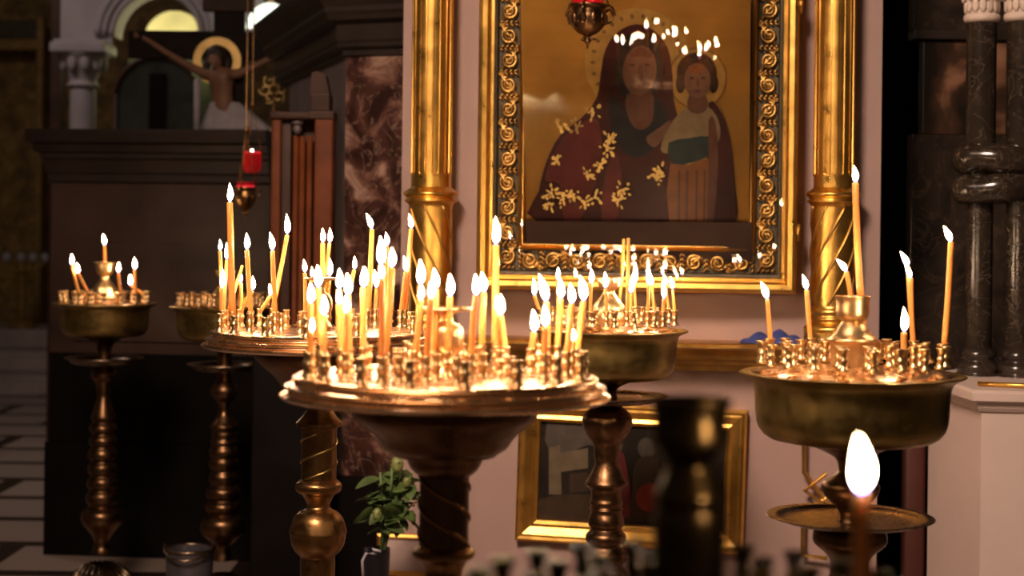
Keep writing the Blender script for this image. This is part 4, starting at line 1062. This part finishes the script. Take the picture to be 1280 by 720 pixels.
for j in range(3):
    tube(bm, [(31.0 * k * math.cos(2 * PI * j / 3 - s * 5.0), 31.0 * k * math.sin(2 * PI * j / 3 - s * 5.0), P(554, 684 - 90 * s, d).z) for s in [q / 30 for q in range(31)]], .0032, 6)
link('spiral_band', bm, M['bronze_warm'], S.root)
S.used += [(0, 0)]
for b_, t_, f_ in [((388.5, 466), (388.3, 380), (388, 355)), ((387, 473), (389.5, 416), (390, 399)), ((403.5, 472), (404.6, 395), (404.6, 370)), ((401, 460), (397.5, 360), (396.7, 333)),
    ((432, 473), (432.5, 392), (433, 370)), ((436, 466), (435, 370), (434, 343)), ((427.5, 459), (424, 362), (424, 337)), ((427, 467), (423.5, 381), (423, 363)), ((453.5, 465), (454, 360), (455, 334)),
    ((477, 479), (477, 349), (476, 331)), ((479, 467), (476, 332), (475.5, 297)), ((481, 473), (489.5, 335), (489.7, 311)), ((518, 470), (525.8, 375.5), (526, 356)), ((520.5, 461), (525.3, 357), (525, 325.5)),
    ((541.5, 470), (544, 363), (542.5, 337)), ((532.5, 478), (538.5, 374), (538, 353)), ((558.6, 471), (562.5, 371), (562, 344)), ((588, 475), (595, 370), (594, 344)), ((602, 461), (605, 366), (602, 341)),
    ((618.5, 455), (619.5, 307), (619.5, 272)), ((632, 463), (626, 395), (626, 368.6)), ((620.5, 463), (621, 389), (620.5, 371)), ((663, 466), (667.5, 416), (666, 388)), ((680, 474), (681.4, 409), (680.5, 382.5)),
    ((684, 462), (683, 378), (673.6, 343.6)), ((696, 462), (701, 374), (699.5, 349)), ((708, 471), (714.7, 380), (712.5, 356)), ((721, 466), (729.7, 377), (725, 346)), ((714.5, 468), (716, 427), (716, 412))]:
    candle(S, b_, t_, f_, 9.4 if b_ == (618.5, 455) else 8.0)

# --- second wide tray, further back
d = 3.34; ft = foot(d)
S = stand('second', 'wide brass tray stand with tall candles standing before the wooden stall', 397, d, 413.5, 134, None, 'B',
    [(15, .93, .2), (10, .66, .5), (6, .36, .1)], None, [
    ('tray', [(0, 413), (131, 413), (134.5, 413.6), (136.5, 415), (136.5, 416.2), (134, 418), (134.5, 419.4), (139.5, 421), (142.5, 422.6), (142.5, 424), (139.5, 426), (140, 427.4), (145, 429), (147.3, 430.6), (147.3, 432), (145, 434), (141, 435), (100, 436), (76, 437)], 'brass_tray', 1),
    ('funnel', [(84, 436), (82, 446), (72, 458), (58, 470), (48, 482), (40, 488), (36, 494), (24, 500), (16, 510), (15, 513)], 'bronze', 2),
    ('stem', [(13, 508), (18, 515), (22, 521), (29, 528), (29, 532), (23, 534), (22, 538), (22, 600)], 'bronze_warm', 1),
    ('stem_ball', [(22, 599), (28, 604), (29, 609), (27, 614), (20, 619), (15, 628), (14, 633), (18, 637), (24, 640), (31, 648), (35, 660), (36, 665), (35, 667), (33, 680), (27, 690), (22, 695), (22, 704)], 'bronze_warm', 3),
    ('lower_stem', [(22, 702), (22, 790), (34, 800), (34, 812), (22, 820), (24, 1000)], 'bronze_warm', 2),
    ('foot', ft((.034, .12), (.06, .10), (.12, .07), (.16, .04), (.17, .02), (.17, 0.0), (0, 0)), 'bronze', 2),
    ('central_cup', [(8, 413), (16, 410), (9, 400), (7, 394), (14, 388), (15, 378), (12, 369), (6, 365), (5, 358), (8, 352), (20, 349), (21, 347.5), (19, 347), (8, 349), (0, 350)], 'brass', 3)])
S.short, S.end, S.grp, S.tilty = 'the second wide tray', 'altar side', 'candles on the second wide tray', False
bm = bmesh.new(); k = S.k
for j in range(2):
    tube(bm, [(22 * k * math.cos(PI * j + s * 7 + .8), 22 * k * math.sin(PI * j + s * 7 + .8), P(397, 598 - 58 * s, d).z) for s in [q / 30 for q in range(31)]], .0028, 6)
link('spiral_band', bm, M['brass_old'], S.root)
S.used += [(0, 0)]
for b_, t_, f_, w in [((278, 410), (277.7, 360.6), (278, 336.6), 5), ((276.5, 403), (275, 314), (275, 300), 5), ((287, 405), (283.8, 325.4), (283, 304), 5), ((290.5, 411.5), (287.3, 253.5), (287, 229.6), 8), ((313.5, 411.5), (308.7, 313), (308, 292), 6),
    ((312, 403), (315, 364), (315.4, 345.6), 5), ((307.7, 405), (301, 354), (299.7, 340), 5), ((338.4, 401), (338, 370), (336, 355), 5), ((343.8, 411.7), (340.6, 314), (337.4, 291), 6), ((355, 400), (358.8, 294), (357.6, 268), 5.6),
    ((381.5, 410), (381, 341.4), (379.6, 325), 5), ((406, 404), (403.3, 304), (403, 286), 6.2), ((409.5, 401), (412, 304), (412, 286), 4.6), ((416, 400), (412, 346), (411.7, 323), 6), ((392, 402), (389.5, 347), (389.5, 334), 4.6),
    ((443, 400), (442.8, 337.5), (442.8, 321), 5), ((461.7, 406), (465, 286.7), (457.5, 267), 6.2), ((471, 405), (470.6, 361), (467.8, 337.5), 5), ((481, 409), (484, 308), (482, 291), 5), ((504.7, 405), (507, 340), (504.7, 320.5), 4.8), ((512, 403), (514.4, 286.7), (511, 268), 6)]:
    candle(S, b_, t_, f_, w)
candle(S, (304.5, 401), (303, 332), None, 4, lit=False)

# --- bowls on turned stems
def bowl_parts(rw, y0, bottom, neck, mat, saucer, mid, footrows, cup, rim_w=1.0, cupmat='brass'):
    rim, depth = rw, bottom - y0
    P_ = [('bowl', [(rim * .02, y0 - depth * .10), (rim * .5, y0 - depth * .06), (rim * .9, y0 - .5), (rim * .965, y0 - .8), (rim * .995, y0 - .2), (rim, y0 + 1.2), (rim * .97, y0 + 3), (rim * .90, y0 + depth * .10), (rim * .865, y0 + depth * .22), (rim * .85, y0 + depth * .6), (rim * .82, y0 + depth * .80), (rim * .72, y0 + depth * .95), (rim * .5, y0 + depth), (rim * .25, y0 + depth * 1.02), (0, y0 + depth * 1.02)], mat, 2),
          ('plate', [(0, y0 - depth * .13), (rim * .5, y0 - depth * .085), (rim * .88, y0 - depth * .02), (rim * .9, y0 - .2)], cupmat if cupmat == 'near_bronze' else 'brass_tray', 1)]
    if saucer:
        r_, y_ = saucer; P_.append(('drip_saucer', [(0, y_ + 8), (r_ * .5, y_ + 7), (r_ * .8, y_ + 4), (r_ * .86, y_ + .5), (r_ * .97, y_ - .6), (r_, y_), (r_ * .985, y_ + 1), (r_ * .88, y_ + 2.5), (r_ * .8, y_ + 7), (r_ * .5, y_ + 10), (r_ * .12, y_ + 11)], 'silverish', 2))
    P_.append(('stem', neck + mid, 'bronze', 3)); P_.append(('foot', footrows, 'bronze', 2))
    if cup: P_.append(('central_cup', cup, cupmat, 3))
    return P_
# right bowl
d = 2.8; ft = foot(d)
S = stand('bowl_right', 'deep brass bowl stand with few candles beside the pale plinth', 1062, d, 455, 122, None, 'A', [(20, .93, .1), (15, .68, .4), (9, .42, 0)], None,
    bowl_parts(140, 467, 553, [(60, 553), (44, 560), (20, 572), (15, 585)], 'brass_old', (104, 645),
        [(16, 590), (24, 597), (34, 603), (36, 610), (32, 620), (22, 630), (14, 640), (14, 650), (22, 656), (42, 662), (46, 670), (44, 680), (30, 692), (24, 705), (28, 730), (40, 740), (28, 752), (34, 790), (44, 830), (28, 870), (28, 1050), (36, 1090)],
        ft((.05, .14), (.07, .11), (.13, .07), (.16, .03), (.16, 0), (0, 0)), 
        [(27, 460), (27, 432), (31, 427), (31, 423), (26, 419), (19, 409), (14, 403), (13, 401), (18, 398), (20.5, 392), (20.5, 377), (22, 371.5), (22, 370), (19, 370), (17.5, 374), (16, 388), (0, 390)]))
S.short, S.end, S.grp, S.tilty = 'the bowl beside the pale plinth', 'icon side', 'candles on the bowl beside the plinth', True
S.used += [(0, 0)]
for b_, t_, f_, w in [((960, 446), (959.2, 374.6), (951, 352.8), 5.8), ((1013, 447), (1008.4, 363), (1003, 344), 6), ((1081, 453), (1069.3, 229), (1067.3, 207.8), 8.6), ((1129.6, 446), (1135.4, 334), (1125.7, 315.6), 6), ((1141.5, 451), (1138.5, 348), (1131.5, 332), 6.4), ((1130, 463), (1130, 416), (1129.6, 385), 8), ((1182, 455), (1188.7, 303), (1179.4, 283.7), 7.4)]:
    candle(S, b_, t_, f_, w)
candle(S, (1062, 400), (1058.4, 340), (1046, 325), 6, zfoot=P(1062, 384, d).z)
# middle bowl
d = 3.94; ft = foot(d)
S = stand('bowl_middle', 'deep brass bowl stand with dark beaded stem under the big icon', 757, d, 404.5, 88, None, 'A', [(20, .94, .1), (15, .7, .4), (9, .42, 0)], None,
    bowl_parts(99.5, 412, 474, [(40, 474), (26, 478), (12, 486), (12, 496)], 'brass_old', (76, 494),
        [(13, 500), (16, 506), (26, 514), (31, 522), (31, 532), (25, 545), (17, 556), (16, 570), (15, 578), (20, 592), (26, 602), (26, 606), (20, 612), (19, 622), (21, 628), (19, 633), (21, 636), (19, 640), (22, 648), (22, 656), (19, 661), (25, 668), (25, 676), (21, 683), (27, 691), (27, 700), (22, 706), (28, 714), (28, 726), (22, 732), (28, 742), (24, 755), (24, 800), (36, 812), (24, 826), (26, 880)],
        ft((.055, .12), (.07, .1), (.13, .06), (.16, .03), (.16, 0), (0, 0)),
        [(26, 405), (25, 396), (22, 390), (21, 384), (15, 376), (8, 367), (8, 362), (12, 359), (14, 352), (14, 347), (17, 345.5), (15, 345), (12, 348), (0, 356)]))
S.short, S.end, S.grp, S.tilty = 'the bowl under the icon', 'altar side', 'candles on the bowl under the icon', True
S.used += [(0, 0)]
for b_, t_, f_, w in [((669, 404), (668, 370), (667, 348), 5), ((698, 402), (697, 350), (697.4, 335), 4.4), ((738, 408), (739, 355), (739, 336.7), 4.4), ((758, 408), (756.7, 361), (756, 340.6), 4.2),
    ((787.5, 404), (788.4, 367), (790, 344), 4), ((792, 399), (792.3, 357), (794, 329), 3.8), ((809.3, 408), (810.6, 356), (810, 335.7), 4), ((815, 400), (814.7, 357), (812.5, 343), 3.8), ((828.7, 408), (830, 373.7), (827.7, 352), 5), ((832.6, 401), (832.6, 357), (829.7, 344), 3.6), ((843.3, 406.7), (840.8, 362), (838, 346.4), 3.8)]:
    candle(S, b_, t_, f_, w)
candle(S, (773, 400), (779.7, 299.3), None, 4, lit=False); candle(S, (783.6, 408), (785.5, 298), None, 4.4, lit=False)
# far bowl
d = 5.6; ft = foot(d)
S = stand('bowl_far', 'small candle bowl stand with six flames before the stone altar', 127, d, 377, 58, None, 'A', [(18, .92, .1), (13, .66, .4), (8, .4, 0)], None,
    bowl_parts(64, 379, 421, [(26, 421), (14, 428), (9, 436), (9, 444)], 'brass_old', (49, 447),
        [(9, 452), (14, 462), (16, 470), (10, 478), (8, 490), (8, 497), (15, 520), (15, 524), (13, 527), (17, 533), (17, 538), (13, 542), (17, 548), (17, 555), (14, 558), (18, 565), (18, 572), (14, 576), (18, 582), (18, 590), (15, 594), (19, 600), (19, 608), (16, 612), (20, 618), (20, 626), (17, 632), (25, 640), (25, 652), (16, 664), (10, 674), (10, 684), (14, 690)],
        ft((.036, .13), (.06, .12), (.09, .09), (.11, .05), (.125, .02), (.125, 0), (0, 0)),
        [(20, 378), (19, 372), (16, 365), (13, 358), (7, 350), (6, 345), (10, 341), (12, 334), (13, 329), (15, 328), (13, 327.5), (10, 331), (0, 336)]))
S.short, S.end, S.grp, S.tilty = 'the small far bowl', 'mosaic wall side', 'candles on the small far bowl', True
S.used += [(0, 0)]
for b_, t_, f_ in [((90, 381), (89.7, 331), (89.7, 318)), ((99, 382), (98, 341.7), (96.3, 329.7)), ((144.5, 381), (147.8, 340.8), (148.3, 328.7)), ((165, 382), (163.3, 356.7), (163, 343)), ((169, 379), (168.3, 336.7), (168, 322.8))]:
    candle(S, b_, t_, f_, 3.6)
candle(S, (131, 345), (130.8, 306.7), (128.7, 293.3), 4, zfoot=P(131, 335, d).z)
bm = bmesh.new()
for j in range(22):
    a = 2 * PI * j / 22; tube(bm, [(.05 * math.cos(a), .05 * math.sin(a), .125), (.09 * math.cos(a), .09 * math.sin(a), .09), (.115 * math.cos(a), .115 * math.sin(a), .045), (.126 * math.cos(a), .126 * math.sin(a), .012)], .008, 6)
link('foot_gadroons', bm, M['silverish'], S.root)
# unlit bowl half hidden behind the second tray
d = 5.35; ft = foot(d)
S = stand('bowl_unlit', 'candle bowl stand without flames half hidden behind the second wide tray', 278, d, 380, 63, None, 'A', [(18, .92, .3), (13, .66, .1), (8, .4, 0)], None,
    bowl_parts(70, 383, 426, [(28, 426), (14, 434), (9, 442), (9, 450)], 'brass_old', (47, 455),
        [(9, 460), (10, 474), (16, 484), (17, 490), (15, 496), (9, 503), (7, 515), (15, 528), (18, 533), (15, 538), (16, 543), (15, 548), (17, 552), (15, 556), (18, 562), (18, 568), (16, 572), (18, 576), (18, 582), (15, 588), (18, 594), (18, 600), (16, 606), (21, 612), (21, 620), (17, 624), (22, 630), (22, 636), (18, 642), (27, 650), (27, 664), (18, 674), (10, 684), (12, 700)],
        ft((.036, .15), (.06, .13), (.09, .1), (.12, .05), (.135, .02), (.135, 0), (0, 0)),
        [(20, 381), (19, 375), (15, 366), (8, 356), (6, 350), (11, 344), (13, 338), (11, 340), (0, 345)]))
S.short, S.end, S.grp, S.tilty = 'x', 'x', 'x', True
S.used += [(0, 0)]
# near stand, out of focus
d = 1.13; ft = foot(d)
S = stand('near', 'blurred near candle bowl stand with tall dark central socket', 861, d, 792, 300, None, 'D', [(22, .90, .15), (16, .66, .4), (10, .42, 0)], None,
    bowl_parts(345, 800, 1010, [(130, 1010), (60, 1030), (40, 1050)], 'near_bronze', (230, 1180),
        [(42, 1060), (80, 1100), (60, 1130), (40, 1170), (40, 1200), (90, 1240), (60, 1290), (60, 1700), (80, 1800), (60, 1900)],
        [(70, 2900 - 30), (100, 2900), (250, 2940), (290, 2975), (290, 3000), (0, 3000)],
        [(60, 800), (45, 760), (44, 690), (45, 650), (41, 632), (43, 620), (34, 598), (28, 580), (36, 570), (47, 552), (46, 520), (52, 500), (50, 497), (42, 502), (40, 540), (0, 548)], cupmat='near_bronze'))
S.short, S.end, S.grp, S.tilty = 'the near bowl', 'x', 'x', False
S.used += [(0, 0)]
candle(S, (1083, 850), (1077, 618), (1073, 548), 21)
for key, S in STANDS.items(): fill(S)
build_candles()

# ------------------------------------------------------------------ light
w = bpy.data.worlds.new('world'); SC.world = w; w.use_nodes = True
bg = w.node_tree.nodes['Background']; bg.inputs[0].default_value = (.55, .36, .25, 1); bg.inputs[1].default_value = .055
def area(name, loc, target, size, power, col):
    l = bpy.data.lights.new(name, 'AREA'); l.shape = 'DISK'; l.size = size; l.energy = power; l.color = col
    o = bpy.data.objects.new(name, l); COL.objects.link(o); o.location = loc
    o.rotation_euler = (Vector(target) - Vector(loc)).to_track_quat('-Z', 'Y').to_euler(); return o
def point(name, loc, power, col, rad):
    l = bpy.data.lights.new(name, 'POINT'); l.energy = power; l.color = col; l.shadow_soft_size = rad
    o = bpy.data.objects.new(name, l); COL.objects.link(o); o.location = loc; return o
area('nave_light', (-.9, .9, 3.7), (.6, 4.6, .75), .9, 27, (1, .72, .56)).data.spread = math.radians(75)
area('aisle_fill', (-2.2, 1.5, 4.0), (-1.2, 6.0, .8), .9, 9, (1, .72, .52))  # unseen soft lamp added as general fill for the altar side
area('chapel_light', (-3.2, 7.6, 4.0), (-2.6, 9.6, 1.6), .8, 17, (1, .84, .8))
point('apse_bulb', (cxA, dA + .5, AP(196, 55)[1]), 2.2, (1, .92, .5), .06)
SC.view_settings.view_transform = 'Standard'; SC.view_settings.exposure = 0.55
SC.cycles.use_denoising = True; SC.cycles.max_bounces = 8; SC.cycles.sample_clamp_indirect = 6
